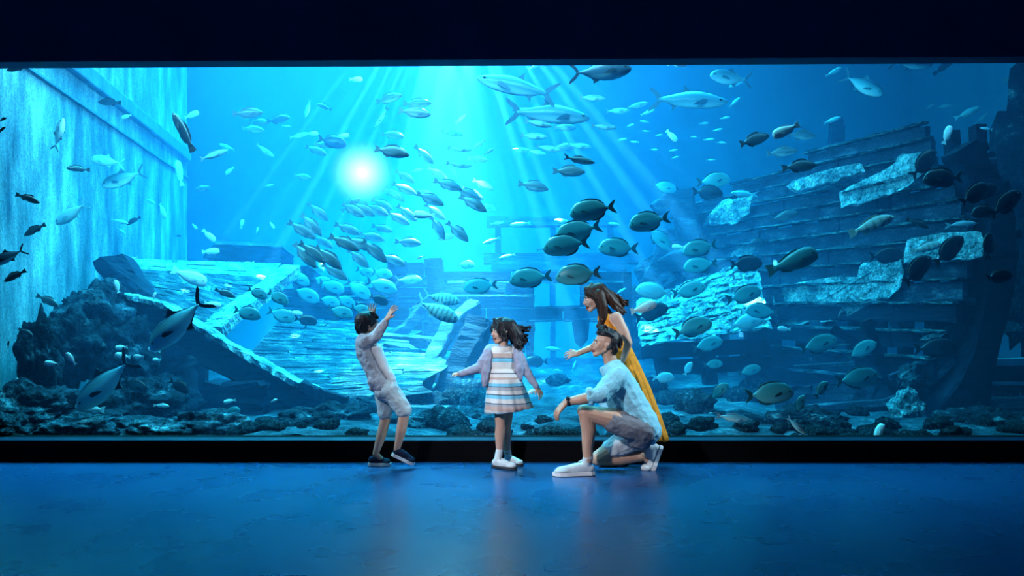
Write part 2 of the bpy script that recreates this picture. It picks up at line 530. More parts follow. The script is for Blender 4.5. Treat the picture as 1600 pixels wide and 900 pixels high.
# inner bow post and the cross blocks that hold it
for i, (pts, w, h) in enumerate([
        ([(1502, 235, 9.2), (1512, 300, 9.2), (1520, 360, 9.15), (1526, 470, 9.1), (1520, 560, 9.1)], 0.17, 0.17),
        ([(1540, 240, 9.4), (1556, 330, 9.4), (1566, 420, 9.3)], 0.14, 0.14),
        ([(1392, 296, 10.0), (1393, 386, 10.0)], 0.15, 0.15), ([(1208, 448, 12.0), (1209, 520, 11.9), (1214, 610, 11.8)], 0.20, 0.16)]):
    link('post', beam_mesh('post', [P(*q) for q in pts], w, h, 0.1, i, up=Vector((1, 0, 0)), sub=3), ship, m_dark)
for i, (x0, y0, x1, y1) in enumerate([(1496, 238, 1540, 230), (1500, 262, 1552, 252), (1518, 300, 1572, 290), (1508, 340, 1578, 334), (1520, 372, 1590, 366), (1512, 402, 1585, 400), (1516, 436, 1578, 438), (1508, 470, 1570, 474), (1500, 500, 1560, 508)]):
    link('cross_block', beam_mesh('cross_block', [P(x0, y0, 9.05), P((x0 + x1) / 2, (y0 + y1) / 2 + 1, 8.98), P(x1, y1, 8.95)], 0.2, 0.085, 0.15, i, sub=2), ship, m_mid if i % 2 else m_dark)
# curved bilge timbers low at the bow
for i, (pts, w, h, mt) in enumerate([
        ([(1262, 637, 9.6), (1380, 629, 9.3), (1425, 612, 9.2), (1462, 592, 9.1), (1492, 563, 9.0)], 0.16, 0.07, m_mid),
        ([(1390, 590, 9.2), (1420, 578, 9.2), (1452, 561, 9.1)], 0.10, 0.06, m_mid),
        ([(1352, 500, 9.5), (1372, 560, 9.5), (1402, 612, 9.4)], 0.12, 0.12, m_dark),
        ([(1425, 612, 9.3), (1470, 590, 9.2), (1505, 530, 9.1), (1515, 480, 9.1)], 0.22, 0.5, m_dark),
        ([(1240, 574, 10.2), (1335, 568, 9.9)], 0.10, 0.05, m_mid),
        ([(1300, 512, 9.7), (1345, 540, 9.6)], 0.1, 0.1, m_dark), ([(1392, 490, 9.7), (1412, 540, 9.6)], 0.1, 0.1, m_dark)]):
    link('bilge_timber', beam_mesh('bilge_timber', [P(*q) for q in pts], w, h, 0.1, i, sub=3), ship, mt)
# dark belly of the bow under the lowest strakes
link('keel', slab_mesh('keel', [(1215, 606, 9.9), (1300, 600, 9.7), (1400, 604, 9.4), (1460, 585, 9.2), (1500, 560, 9.1), (1538, 590, 9.1), (1512, 636, 9.1), (1480, 656, 9.1), (1380, 668, 9.2), (1230, 668, 9.6)], 0.25, 14, 2, 3, 0.05), ship, m_dark)
# crusted boards still nailed on the ship
CR = [
    [(1210, 455), (1236, 445), (1262, 440), (1290, 443), (1305, 432), (1322, 437), (1345, 434), (1349, 412), (1378, 406), (1408, 402), (1409, 430), (1402, 452), (1392, 466), (1350, 470), (1325, 462), (1320, 480), (1308, 500), (1270, 503), (1240, 506), (1214, 505)],
    [(1424, 372), (1470, 366), (1532, 362), (1536, 384), (1532, 402), (1480, 406), (1418, 409), (1420, 388)],
    [(1312, 300), (1350, 285), (1392, 262), (1408, 240), (1440, 238), (1452, 262), (1420, 290), (1386, 304), (1352, 318), (1318, 322)],
    [(1230, 286), (1290, 268), (1345, 256), (1352, 268), (1300, 284), (1246, 297)],
    [(1098, 350), (1128, 312), (1176, 306), (1170, 330), (1150, 348)],
    [(1142, 400), (1150, 382), (1182, 380), (1172, 402)],
    [(1302, 525), (1338, 524), (1344, 538), (1308, 539)],
    [(1437, 530), (1450, 522), (1474, 522), (1462, 532)],
]
for i, c in enumerate(CR):
    link('crusted_board', slab_mesh('crusted_board', [(x, y, hull_y(x) - 0.55 + (0.1 if i in (4, 5) else 0)) for x, y in c], 0.08, 7, 2.4, 20 + i, 0.05), ship, m_crust)

# ---- the pale collapsed hull side leaning between the wreck's waist and the woman ----
side = empty('collapsed_hull_side', P(1080, 600, 11.5), 'large pale crusted slab of hull leaning behind the woman in the orange dress', 'wreckage')
A_, B_, C_, D_ = (992, 470, 11.4), (1180, 402, 11.7), (1206, 512, 10.7), (1000, 540, 10.4)
rows = 9
for r_ in range(rows):
    t0, t1 = r_ / rows, (r_ + 0.985) / rows
    cuts = [0, 0.34 + 0.12 * math.sin(r_ * 2.1), 0.7 + 0.1 * math.sin(r_ * 1.3), 1]
    for s0, s1 in zip(cuts, cuts[1:]):
        def bl(s, t):
            return tuple((A_[k] * (1 - s) + B_[k] * s) * (1 - t) + (D_[k] * (1 - s) + C_[k] * s) * t for k in range(3))
        q = [bl(s0 + 0.005, t0), bl(s1 - 0.005, t0), bl(s1 - 0.005, t1), bl(s0 + 0.005, t1)]
        link('plank', slab_mesh('plank', q, 0.07, 7, 2.6, r_ * 5 + int(s0 * 9), 0.07), side, m_crust)
for i, (x0, y0, x1, y1) in enumerate([(1000, 548, 1200, 540), (1030, 575, 1205, 566), (1010, 470, 1040, 590), (1096, 440, 1110, 600), (1168, 420, 1182, 600)]):
    link('frame_timber', beam_mesh('frame_timber', [P(x0, y0, 11.6), P(x1, y1, 11.6)], 0.2, 0.2, 0.1, i, up=Vector((0.3, 0, 1)), sub=4), side, m_dark)

mast = empty('mast_tangle', P(1010, 500, 13.2), 'dark tangle of fallen spars between the two wrecks', 'wreckage')
for i, (a, b2, w) in enumerate([((985, 500, 13.3), (1040, 395, 13.3), 0.3), ((1040, 395, 13.3), (1062, 470, 13.2), 0.28), ((1000, 430, 13.5), (1075, 400, 13.0), 0.3), ((955, 520, 13.2), (1000, 455, 13.3), 0.3),
                                ((1025, 330, 13.6), (1060, 300, 13.6), 0.25), ((1062, 300, 13.6), (1085, 420, 13.5), 0.4), ((1020, 405, 13.4), (1045, 450, 13.2), 0.35), ((960, 540, 13.0), (1040, 470, 13.0), 0.35), ((990, 560, 13.1), (1000, 470, 13.2), 0.4)]):
    link('spar', beam_mesh('spar', [P(*a), P(*b2)], w, w, 0.15, i, up=Vector((0.2, 1, 0.3)), sub=5), mast, m_mid)
bow2 = empty('mast_stump', P(1308, 240, 16.5), 'broad mast stump rising beyond the ship rail in blue haze', 'wreckage')
link('stump', beam_mesh('stump', [P(1310, 565, 16.5), P(1307, 275, 16.5), P(1307, 200, 16.5), P(1305, 185, 16.5)], [0.34, 0.30, 0.24, 0.20], 0.25, 0.1, 3, up=Vector((0, 1, 0)), sub=4), bow2, m_mid)
link('step', beam_mesh('step', [P(1285, 262, 16.3), P(1330, 255, 16.3)], 0.4, 0.35, 0.1, 4, sub=3), bow2, m_mid)

# ---- B: the broken cabin wall across the middle of the tank ----
cab = empty('broken_cabin_wall', P(800, 560, 12.95), 'long dark broken cabin wall of planks with openings across the middle of the tank', 'wreckage')
YB = 12.95
# (x0, y0, x1, y1) planks in pixel rows; the wall stands parallel to the glass
PL = []
for x0, y0, x1, y1 in [
        (440, 450, 520, 462), (520, 448, 604, 461), (604, 408, 636, 430), (636, 410, 662, 432), (662, 404, 692, 430), (604, 431, 692, 448), (604, 449, 692, 462),
        (692, 424, 800, 440), (800, 425, 900, 440), (900, 423, 981, 440), (692, 441, 790, 459), (790, 441, 835, 459), (440, 463, 560, 480), (560, 463, 650, 480), (650, 461, 730, 480), (730, 461, 836, 480),
        (906, 441, 978, 459), (906, 460, 960, 479), (440, 481, 530, 500), (530, 481, 640, 500), (640, 481, 760, 500), (760, 481, 880, 500), (880, 480, 975, 502),
        (440, 501, 560, 520), (560, 501, 660, 520), (660, 501, 740, 522), (740, 501, 828, 524), (440, 521, 580, 545), (580, 521, 680, 545), (680, 523, 760, 548), (760, 526, 822, 550)]:
    PL.append((x0, y0, x1, y1))
rnd = random.Random(9)
for i, (x0, y0, x1, y1) in enumerate(PL):
    Y = YB + rnd.uniform(-0.06, 0.06)
    g = 0.8
    link('plank', slab_mesh('plank', [(x0 + g, y0 + g, Y), (x1 - g, y0 + g + rnd.uniform(-1, 1), Y), (x1 - g, y1 - g, Y), (x0 + g, y1 - g, Y)], 0.14, 22, 0.7, i), cab, m_dark if i % 5 else m_mid)
for i, pts in enumerate([[(668, 404), (690, 404), (692, 640), (672, 640)], [(822, 500), (836, 500), (834, 560), (824, 562)], [(897, 500), (920, 500), (918, 530), (910, 540), (900, 532)], [(975, 425), (986, 425), (990, 620), (978, 620)], [(606, 408), (616, 408), (618, 470), (608, 470)]]):
    link('post', slab_mesh('post', [(x, y, YB - 0.25) for x, y in pts], 0.3, 12, 1.4, 70 + i, 0.02), cab, m_dark)
for i, (x0, y0, x1, y1) in enumerate([(700, 440, 980, 441), (560, 461, 835, 462), (470, 471, 600, 471), (560, 472, 700, 470), (830, 502, 980, 497)]):
    link('rail', beam_mesh('rail', [P(x0, y0, YB - 0.12), P((x0 + x1) / 2, (y0 + y1) / 2, YB - 0.12), P(x1, y1, YB - 0.12)], 0.12, 0.035, 0.3, i, sub=3), cab, m_pale)
link('window_sill', slab_mesh('window_sill', [(836, 479, YB - .1), (906, 477, YB - .1), (906, 481, YB - .1), (836, 483, YB - .1)], 0.3, 12, 0.6, 90), cab, m_mid)

dist = empty('sunken_deck_house', P(870, 395, 17.5), 'faint pale deck house roof in the blue distance behind the cabin wall', 'wreckage')
for i, (x0, y0, x1, y1) in enumerate([(756, 395, 1000, 411), (768, 398, 980, 421), (760, 338, 965, 352), (780, 404, 920, 422)]):
    link('roof_board', slab_mesh('roof_board', [(x0, y0, 17.5 - i * .1), (x1, y0, 17.5 - i * .1), (x1, y1, 17.3 - i * .1), (x0, y1, 17.3 - i * .1)], 0.2, 20, 0.8, 60 + i), dist, m_mid)
for i, (x, y) in enumerate([(774, 350), (950, 350), (860, 350)]):
    link('post', slab_mesh('post', [(x, y, 17.6), (x + 8, y, 17.6), (x + 8, 562, 17.6), (x, 562, 17.6)], 0.15, 20, 0.8, 80 + i), dist, m_mid)

# ---- C: leaning timbers in front of the cabin wall ----
for i, (pts, w, h, lab) in enumerate([
        ([(608, 532, 12.2), (636, 512, 12.2), (662, 480, 12.2)], 0.13, 0.16, 'short leaning timber nearest the boy\'s raised hands'),
        ([(648, 655, 11.0), (676, 560, 11.4), (702, 512, 11.7), (744, 478, 12.0)], 0.20, 0.22, 'long pale leaning timber reaching up from the rubble between boy and girl'),
        ([(596, 524, 11.6), (640, 527, 11.6), (684, 531, 11.6)], 0.16, 0.05, 'flat pale timber lying across the leaning timbers behind the boy'),
        ([(690, 640, 10.9), (712, 590, 11.0), (736, 540, 11.1), (752, 500, 11.2)], 0.34, 0.30, 'thick dark leaning timber just beside the girl\'s outstretched hand'),
        ([(600, 540, 11.8), (640, 548, 11.8), (660, 560, 11.8)], 0.18, 0.12, 'stubby broken timber end behind the boy\'s back')]):
    o = link('leaning_timber', beam_mesh('leaning_timber', [P(*q) for q in pts], w, h, 0.12, 40 + i, up=Vector((0.2, -0.2, 1)), sub=6), mat=m_mid if i != 3 else m_dark)
    tag(o, lab, 'timber')

# ---- D: the bright planked deck sloping down behind the boy ----
deck = empty('sloping_deck', P(540, 640, 10.0), 'large bright planked deck sloping down behind the boy', 'deck')
TL_, TR_, BR_, BL_ = (442, 492, 12.4), (656, 520, 12.6), (690, 612, 9.9), (520, 626, 9.5)
LM = [(0, 442, 492), (0.45, 386, 556), (0.75, 470, 598), (1, 548, 628)]
rows = 26
rnd = random.Random(11)
for r_ in range(rows):
    t0, t1 = r_ / rows, (r_ + 0.90) / rows

    def edge(t):
        for (a, x0, y0), (b2, x1, y1) in zip(LM, LM[1:]):
            if t <= b2 + 1e-6:
                k = (t - a) / (b2 - a)
                xl, yl = x0 + (x1 - x0) * k, y0 + (y1 - y0) * k
                break
        Y = 12.4 - 2.8 * t
        xr = 690 - 26 * math.sin(t * 9) - 30 * (1 - t)
        yr = 517 + 96 * t
        return (xl, yl, Y), (xr, yr, Y + 0.15)
    (a0, b0), (a1, b1) = edge(t0), edge(t1)
    cuts = [0] + sorted([rnd.uniform(0.2, 0.45), rnd.uniform(0.55, 0.8)]) + [1]
    for s0, s1 in zip(cuts, cuts[1:]):
        lp = lambda a, b2, s: tuple(a[k] + (b2[k] - a[k]) * s for k in range(3))
        g = 0.004
        q = [lp(a0, b0, s0 + g), lp(a0, b0, s1 - g), lp(a1, b1, s1 - g), lp(a1, b1, s0 + g)]
        dy = rnd.uniform(-0.03, 0.03)
        q = [(x, y, Y + dy) for x, y, Y in q]
        link('plank', slab_mesh('plank', q, 0.10, 16, 0.5, r_ * 7 + int(s0 * 10), 0.012), deck, m_pale)

# ---- E: the broken deck and great dark beams by the streaked wall ----
upd = empty('broken_upper_deck', P(320, 470, 10.6), 'pale crusted broken deck tilted beside the streaked wall', 'deck')
TLu, TRu, BRu, BLu = (196, 404, 11.1), (440, 412, 13.0), (352, 514, 10.0), (262, 480, 10.0)
rows = 14
for r_ in range(rows):
    t0, t1 = r_ / rows, (r_ + 0.92) / rows
    cuts = [0, 0.3 + 0.1 * math.sin(r_ * 1.9), 0.65 + 0.1 * math.sin(r_ * 2.7), 1]
    for s0, s1 in zip(cuts, cuts[1:]):
        def bl(s, t):
            return tuple((TLu[k] * (1 - s) + TRu[k] * s) * (1 - t) + (BLu[k] * (1 - s) + BRu[k] * s) * t for k in range(3))
        q = [bl(s0 + .003, t0), bl(s1 - .003, t0), bl(s1 - .003, t1), bl(s0 + .003, t1)]
        link('plank', slab_mesh('plank', q, 0.09, 12, 0.8, r_ * 3 + int(s0 * 7), 0.03), upd, m_pale if r_ > 2 else m_crust)
link('coaming', beam_mesh('coaming', [P(456, 422, 12.0), P(400, 465, 11.0), P(350, 500, 10.2), P(330, 520, 9.9)], 0.30, 0.16, 0.12, 3, sub=8), upd, m_crust)
prow = link('prow_block', slab_mesh('prow_block', [(145, 410, 9.9), (158, 402, 9.9), (192, 397, 10.0), (202, 408, 10.0), (214, 428, 9.9), (240, 466, 9.7), (212, 464, 9.7), (186, 452, 9.8), (166, 440, 9.8), (152, 424, 9.9)], 0.25, 9, 1.2, 4, 0.04), mat=m_dark)
tag(prow, 'dark hooked prow timber sticking out against the streaked wall', 'wreckage')
hat = empty('hatch_block', P(385, 395, 13.6), 'low dark hatch block on the far edge of the broken upper deck', 'wreckage')
link('coaming_side', slab_mesh('coaming_side', [(336, 379, 13.6), (440, 385, 13.6), (441, 411, 13.5), (400, 412, 13.5), (318, 402, 13.5)], 0.7, 10, 0.8, 5, 0.02), hat, m_dark)
link('lid', slab_mesh('lid', [(334, 376, 13.5), (438, 381, 13.5), (440, 386, 13.4), (336, 381, 13.4)], 0.8, 10, 0.8, 6, 0.01), hat, m_mid)
barrel = link('keg', slab_mesh('keg', [(452, 424, 12.9), (464, 415, 12.9), (484, 416, 12.9), (494, 424, 12.9), (490, 449, 12.9), (458, 449, 12.9)], 0.5, 6, 0.5, 8, 0.02), mat=m_dark)
tag(barrel, 'rounded dark keg end by the corner of the broken upper deck', 'keg')

gb = empty('great_timber', P(330, 560, 9.4), 'great dark beam running down from the streaked wall to the boy\'s feet', 'timber')
spine = [(166, 476, 9.3), (215, 486, 9.3), (262, 500, 9.3), (330, 548, 9.3), (400, 585, 9.3), (470, 622, 9.3), (556, 655, 9.3)]
for i in range(len(spine) - 1):
    a, b2 = spine[i], spine[i + 1]
    link('timber_length', beam_mesh('timber_length', [P(*a), P(*b2)], 0.34, [0.26, 0.32][i % 2], 0.08, i, sub=6), gb, m_dark)
top = [(172, 458, 9.15), (215, 466, 9.15), (262, 478, 9.15), (334, 524, 9.15), (400, 562, 9.15), (470, 600, 9.15), (540, 628, 9.15)]
for i in range(len(top) - 1):
    link('crusted_edge', beam_mesh('crusted_edge', [P(*top[i]), P(*top[i + 1])], 0.26, 0.06, 0.35, 30 + i, sub=8), gb, m_crust)
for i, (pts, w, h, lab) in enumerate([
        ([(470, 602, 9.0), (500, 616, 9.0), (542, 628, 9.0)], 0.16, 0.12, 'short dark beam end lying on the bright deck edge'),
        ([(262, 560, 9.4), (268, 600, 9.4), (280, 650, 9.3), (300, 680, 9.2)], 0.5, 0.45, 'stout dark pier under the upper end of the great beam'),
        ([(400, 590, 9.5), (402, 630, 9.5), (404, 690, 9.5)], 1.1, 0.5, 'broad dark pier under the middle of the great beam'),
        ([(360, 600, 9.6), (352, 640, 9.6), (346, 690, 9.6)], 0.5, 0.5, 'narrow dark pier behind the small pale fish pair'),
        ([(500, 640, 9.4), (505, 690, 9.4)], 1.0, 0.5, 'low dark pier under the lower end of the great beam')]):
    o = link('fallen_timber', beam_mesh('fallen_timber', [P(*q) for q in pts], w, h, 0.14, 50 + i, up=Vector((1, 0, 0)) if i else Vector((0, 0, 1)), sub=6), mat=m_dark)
    tag(o, lab, 'timber')

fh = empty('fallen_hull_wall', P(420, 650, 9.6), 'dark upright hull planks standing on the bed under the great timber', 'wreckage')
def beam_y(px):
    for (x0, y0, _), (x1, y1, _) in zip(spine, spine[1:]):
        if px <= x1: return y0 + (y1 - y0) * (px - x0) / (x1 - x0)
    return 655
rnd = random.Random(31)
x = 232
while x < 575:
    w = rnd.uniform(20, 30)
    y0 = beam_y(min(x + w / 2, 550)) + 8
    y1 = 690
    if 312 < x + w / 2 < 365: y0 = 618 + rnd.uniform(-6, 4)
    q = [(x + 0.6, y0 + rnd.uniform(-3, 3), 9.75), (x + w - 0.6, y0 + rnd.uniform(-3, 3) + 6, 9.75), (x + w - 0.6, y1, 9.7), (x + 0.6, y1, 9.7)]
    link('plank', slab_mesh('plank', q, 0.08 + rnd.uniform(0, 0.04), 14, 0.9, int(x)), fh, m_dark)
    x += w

# ---- rocks ----
def rock(px, py, Y, rx, ry, rz, seed, mat, label, sub=5, amp=0.4, freq=1.7, group=None, name='reef_rock'):
    me = rock_mesh(name, seed, sub, amp, freq, (rx, ry, rz))
    o = link(name, me, mat=mat, loc=P(px, py, Y))
    o.rotation_euler.z = seed * 1.3
    tag(o, label, 'rock', group)
    return o


s = 1 / F
ROCKS = [
    (150, 500, 8.85, 0.40, 0.30, 0.36, m_rock, 'rugged dark reef boulder piled highest against the streaked wall'),
    (108, 545, 8.35, 0.34, 0.28, 0.36, m_darkrock, 'dark reef boulder under the highest boulder by the streaked wall'),
    (60, 565, 7.75, 0.17, 0.18, 0.38, m_darkrock, 'narrow dark rock pillar beside the smooth strip of tank wall'),
    (200, 560, 9.0, 0.50, 0.32, 0.42, m_darkrock, 'black hollowed boulder behind the bright-bellied diving fish'),
    (185, 478, 9.5, 0.14, 0.15, 0.20, m_darkrock, 'knobbly crusted knob on the upper end of the great beam'),
    (225, 632, 8.5, 0.62, 0.40, 0.30, m_darkrock, 'wide dark boulder under the bright-bellied diving fish'),
    (50, 640, 7.6, 0.45, 0.35, 0.22, m_rock, 'broad speckled rock heap at the foot of the streaked wall'),
    (130, 668, 7.5, 0.42, 0.3, 0.12, m_rock, 'low bright-topped rock ledge in front of the speckled heap'),
    (235, 672, 7.5, 0.48, 0.3, 0.11, m_rock, 'long low rock ledge with crusted crest behind the sill'),
    (315, 670, 7.7, 0.36, 0.3, 0.15, m_rock, 'crusted low rock at the end of the long ledge'),
    (15, 672, 7.2, 0.28, 0.22, 0.13, m_rock, 'small speckled rock in the corner of the glass and wall'),
    (395, 690, 8.0, 0.6, 0.3, 0.12, m_darkrock, 'flat black rock on the bed below the great beam'),
    (505, 664, 8.4, 0.62, 0.35, 0.20, m_darkrock, 'dark sloping rock mass on the bed behind the boy\'s legs'),
    (585, 640, 9.2, 0.28, 0.3, 0.16, m_darkrock, 'dark rock at the foot of the bright deck'),
    (672, 640, 10.0, 0.30, 0.3, 0.20, m_darkrock, 'dark heaped rock between the boy\'s knees and the leaning timber'),
    (738, 662, 9.0, 0.42, 0.32, 0.17, m_rock, 'blue-grey rock heap left standing behind the girl\'s skirt'),
    (655, 668, 8.4, 0.42, 0.3, 0.14, m_rock, 'low rock with crusted patches between the boy and the girl'),
    (860, 640, 13.0, 0.9, 0.5, 0.30, m_rock, 'hazy low rock seen through the gap beside the girl'),
    (905, 655, 10.5, 0.6, 0.5, 0.22, m_rock, 'pale low rock behind the kneeling man\'s knee'),
    (1085, 668, 8.6, 0.42, 0.3, 0.12, m_rock, 'low rock beside the hem of the orange dress'),
    (1160, 670, 8.5, 0.45, 0.3, 0.14, m_darkrock, 'dark rough rock behind the slim bright fish by the sill'),
    (1255, 664, 8.3, 0.42, 0.3, 0.17, m_darkrock, 'dark rounded rock under the ship\'s side'),
    (1425, 590, 9.0, 0.13, 0.12, 0.14, m_rock, 'small crusted lump lodged on the bow\'s lowest timbers'),
    (1418, 642, 8.7, 0.16, 0.14, 0.20, m_crust, 'upright pale crusted rock at the foot of the bow'),
    (1510, 664, 8.3, 0.5, 0.3, 0.15, m_darkrock, 'dark rubble mound beyond the foot of the bow'),
    (1650, 350, 10.6, 0.75, 0.3, 1.9, m_darkrock, 'tall dark reef wall at the window\'s far edge beyond the bow'),  # mass added to darken the view past the bow
    (1585, 670, 8.0, 0.35, 0.3, 0.16, m_darkrock, 'dark rubble mound at the window\'s far edge'),
]
for i, (px, py, Y, rx, ry, rz, mt, lab) in enumerate(ROCKS):
    rock(px, py, Y, rx, ry, rz, i + 1, mt, lab)
# scattered rubble stones on the bed
rnd = random.Random(21)
protos = [rock_mesh('rubble_stone', 40 + k, 3, 0.4, 1.8, (1, 0.8, 0.55)) for k in range(6)]
for k in range(150):
    band = k % 3
    Y = 7.25 + 0.7 * rnd.random() if band < 2 else rnd.uniform(8, 12.5)
    px = rnd.choice([rnd.uniform(0, 560), rnd.uniform(600, 1040), rnd.uniform(1040, 1600), rnd.uniform(1180, 1600)])
    x = (px - 800) * Y / F
    if Y > wall_y(px, 0.3) or (px < 500 and Y > 8.2): Y = min(wall_y(px, 0.35), 7.5); x = (px - 800) * Y / F
    sc = rnd.uniform(0.05, 0.13) if Y < 8 else rnd.uniform(0.1, 0.26)
    o = link('rubble_stone', protos[k % 6], loc=(x, Y, bed_z(x, Y) + sc * 0.2))
    o.scale = (sc, sc, sc)
    o.rotation_euler = (rnd.uniform(-.3, .3), rnd.uniform(-.3, .3), rnd.uniform(0, 6))
    tag(o, 'rough rubble stone lying loose on the bed of the tank', 'stone', 'rubble stones on the tank bed')
for p_ in protos: p_.materials.append(m_rock)

# ---- F: pale pipes and lit tank side beyond the bow ----
m_pipe = surf('pale_blue_plastic', [(0.3, (0.10, 0.34, 0.50)), (0.7, (0.30, 0.62, 0.75))], 2, 0.5, 0.1)
for i, (y0, y1, hh, lab) in enumerate([(568, 563, 0.10, 'upper pale service pipe running behind the bow'), (600, 598, 0.035, 'thin middle service pipe running behind the bow'), (644, 643, 0.10, 'lowest pale service pipe running behind the bow')]):
    o = link('service_pipe', beam_mesh('service_pipe', [P(1440, y0, 10.4), P(1700, y1, 10.4)], hh, hh, 0.0, i), mat=m_pipe)
    tag(o, lab, 'pipe')
o = link('pipe_trestle', slab_mesh('pipe_trestle', [(1455, 560, 10.8), (1720, 556, 10.8), (1720, 690, 10.8), (1470, 690, 10.8)], 0.15, 40, 0.5, 8), mat=m_dark)
tag(o, 'dark panel behind the service pipes beyond the bow', 'panel')
o = link('service_hatch', slab_mesh('service_hatch', [(1552, 510, 10.6), (1570, 502, 10.6), (1588, 503, 10.6), (1600, 512, 10.6), (1580, 519, 10.6), (1554, 520, 10.6)], 0.1, 9, 0.8, 9, 0.01), mat=m_crust)
tag(o, 'bright pale blob of crust beyond the curve of the bow', 'coral')
# ------------------------------------------------------------------ fish
def fish_mat(name, top, side, belly, rough=0.35, spec=0.6, bars=0.0, barcol=(0.1, 0.1, 0.1), h=0.18, split=0.0, speck=0.15):
    """Countershaded skin in the fish's own coordinates: dark back, flank, pale belly, optional bars, fine scale pattern."""
    m, nt, b, out = new_mat(name)
    tc = N(nt, 'ShaderNodeTexCoord')
    sx = N(nt, 'ShaderNodeSeparateXYZ')
    nt.links.new(tc.outputs['Object'], sx.inputs[0])
    mr = N(nt, 'ShaderNodeMapRange')
    mr.inputs['From Min'].default_value = -h; mr.inputs['From Max'].default_value = h
    nt.links.new(sx.outputs['Z'], mr.inputs['Value'])
    r = N(nt, 'ShaderNodeValToRGB')
    e = r.color_ramp.elements
    e[0].position = 0.12; e[0].color = (*belly, 1)
    e[1].position = 0.92; e[1].color = (*top, 1)
    k = e.new(0.50 + split); k.color = (*side, 1)
    nt.links.new(mr.outputs[0], r.inputs[0])
    nz = N(nt, 'ShaderNodeTexVoronoi'); nz.inputs['Scale'].default_value = 34
    nt.links.new(tc.outputs['Object'], nz.inputs['Vector'])
    mx = N(nt, 'ShaderNodeMix'); mx.data_type = 'RGBA'; mx.blend_type = 'MULTIPLY'
    mx.inputs['Factor'].default_value = speck * 2
    nt.links.new(r.outputs[0], mx.inputs[6]); nt.links.new(nz.outputs['Distance'], mx.inputs[7])
    g = N(nt, 'ShaderNodeMix'); g.data_type = 'RGBA'; g.inputs['Factor'].default_value = 1 - speck * 2
    nt.links.new(mx.outputs[2], g.inputs[6]); nt.links.new(r.outputs[0], g.inputs[7])
    last = g.outputs[2]
    if bars:
        ma = N(nt, 'ShaderNodeMath'); ma.operation = 'MULTIPLY'; ma.inputs[1].default_value = bars
        nt.links.new(sx.outputs['X'], ma.inputs[0])
        sn = N(nt, 'ShaderNodeMath'); sn.operation = 'SINE'
        nt.links.new(ma.outputs[0], sn.inputs[0])
        th = N(nt, 'ShaderNodeMapRange'); th.inputs['From Min'].default_value = 0.2; th.inputs['From Max'].default_value = 0.6; th.inputs['To Max'].default_value = 0.75
        nt.links.new(sn.outputs[0], th.inputs['Value'])
        m2 = N(nt, 'ShaderNodeMix'); m2.data_type = 'RGBA'
        nt.links.new(th.outputs[0], m2.inputs['Factor']); nt.links.new(last, m2.inputs[6]); m2.inputs[7].default_value = (*barcol, 1)
        last = m2.outputs[2]
    nt.links.new(last, b.inputs['Base Color'])
    b.inputs['Roughness'].default_value = rough
    b.inputs['Specular IOR Level'].default_value = spec
    return m


m_eye = plain('fish_eye', (0.004, 0.004, 0.006), 0.15, 0.8)

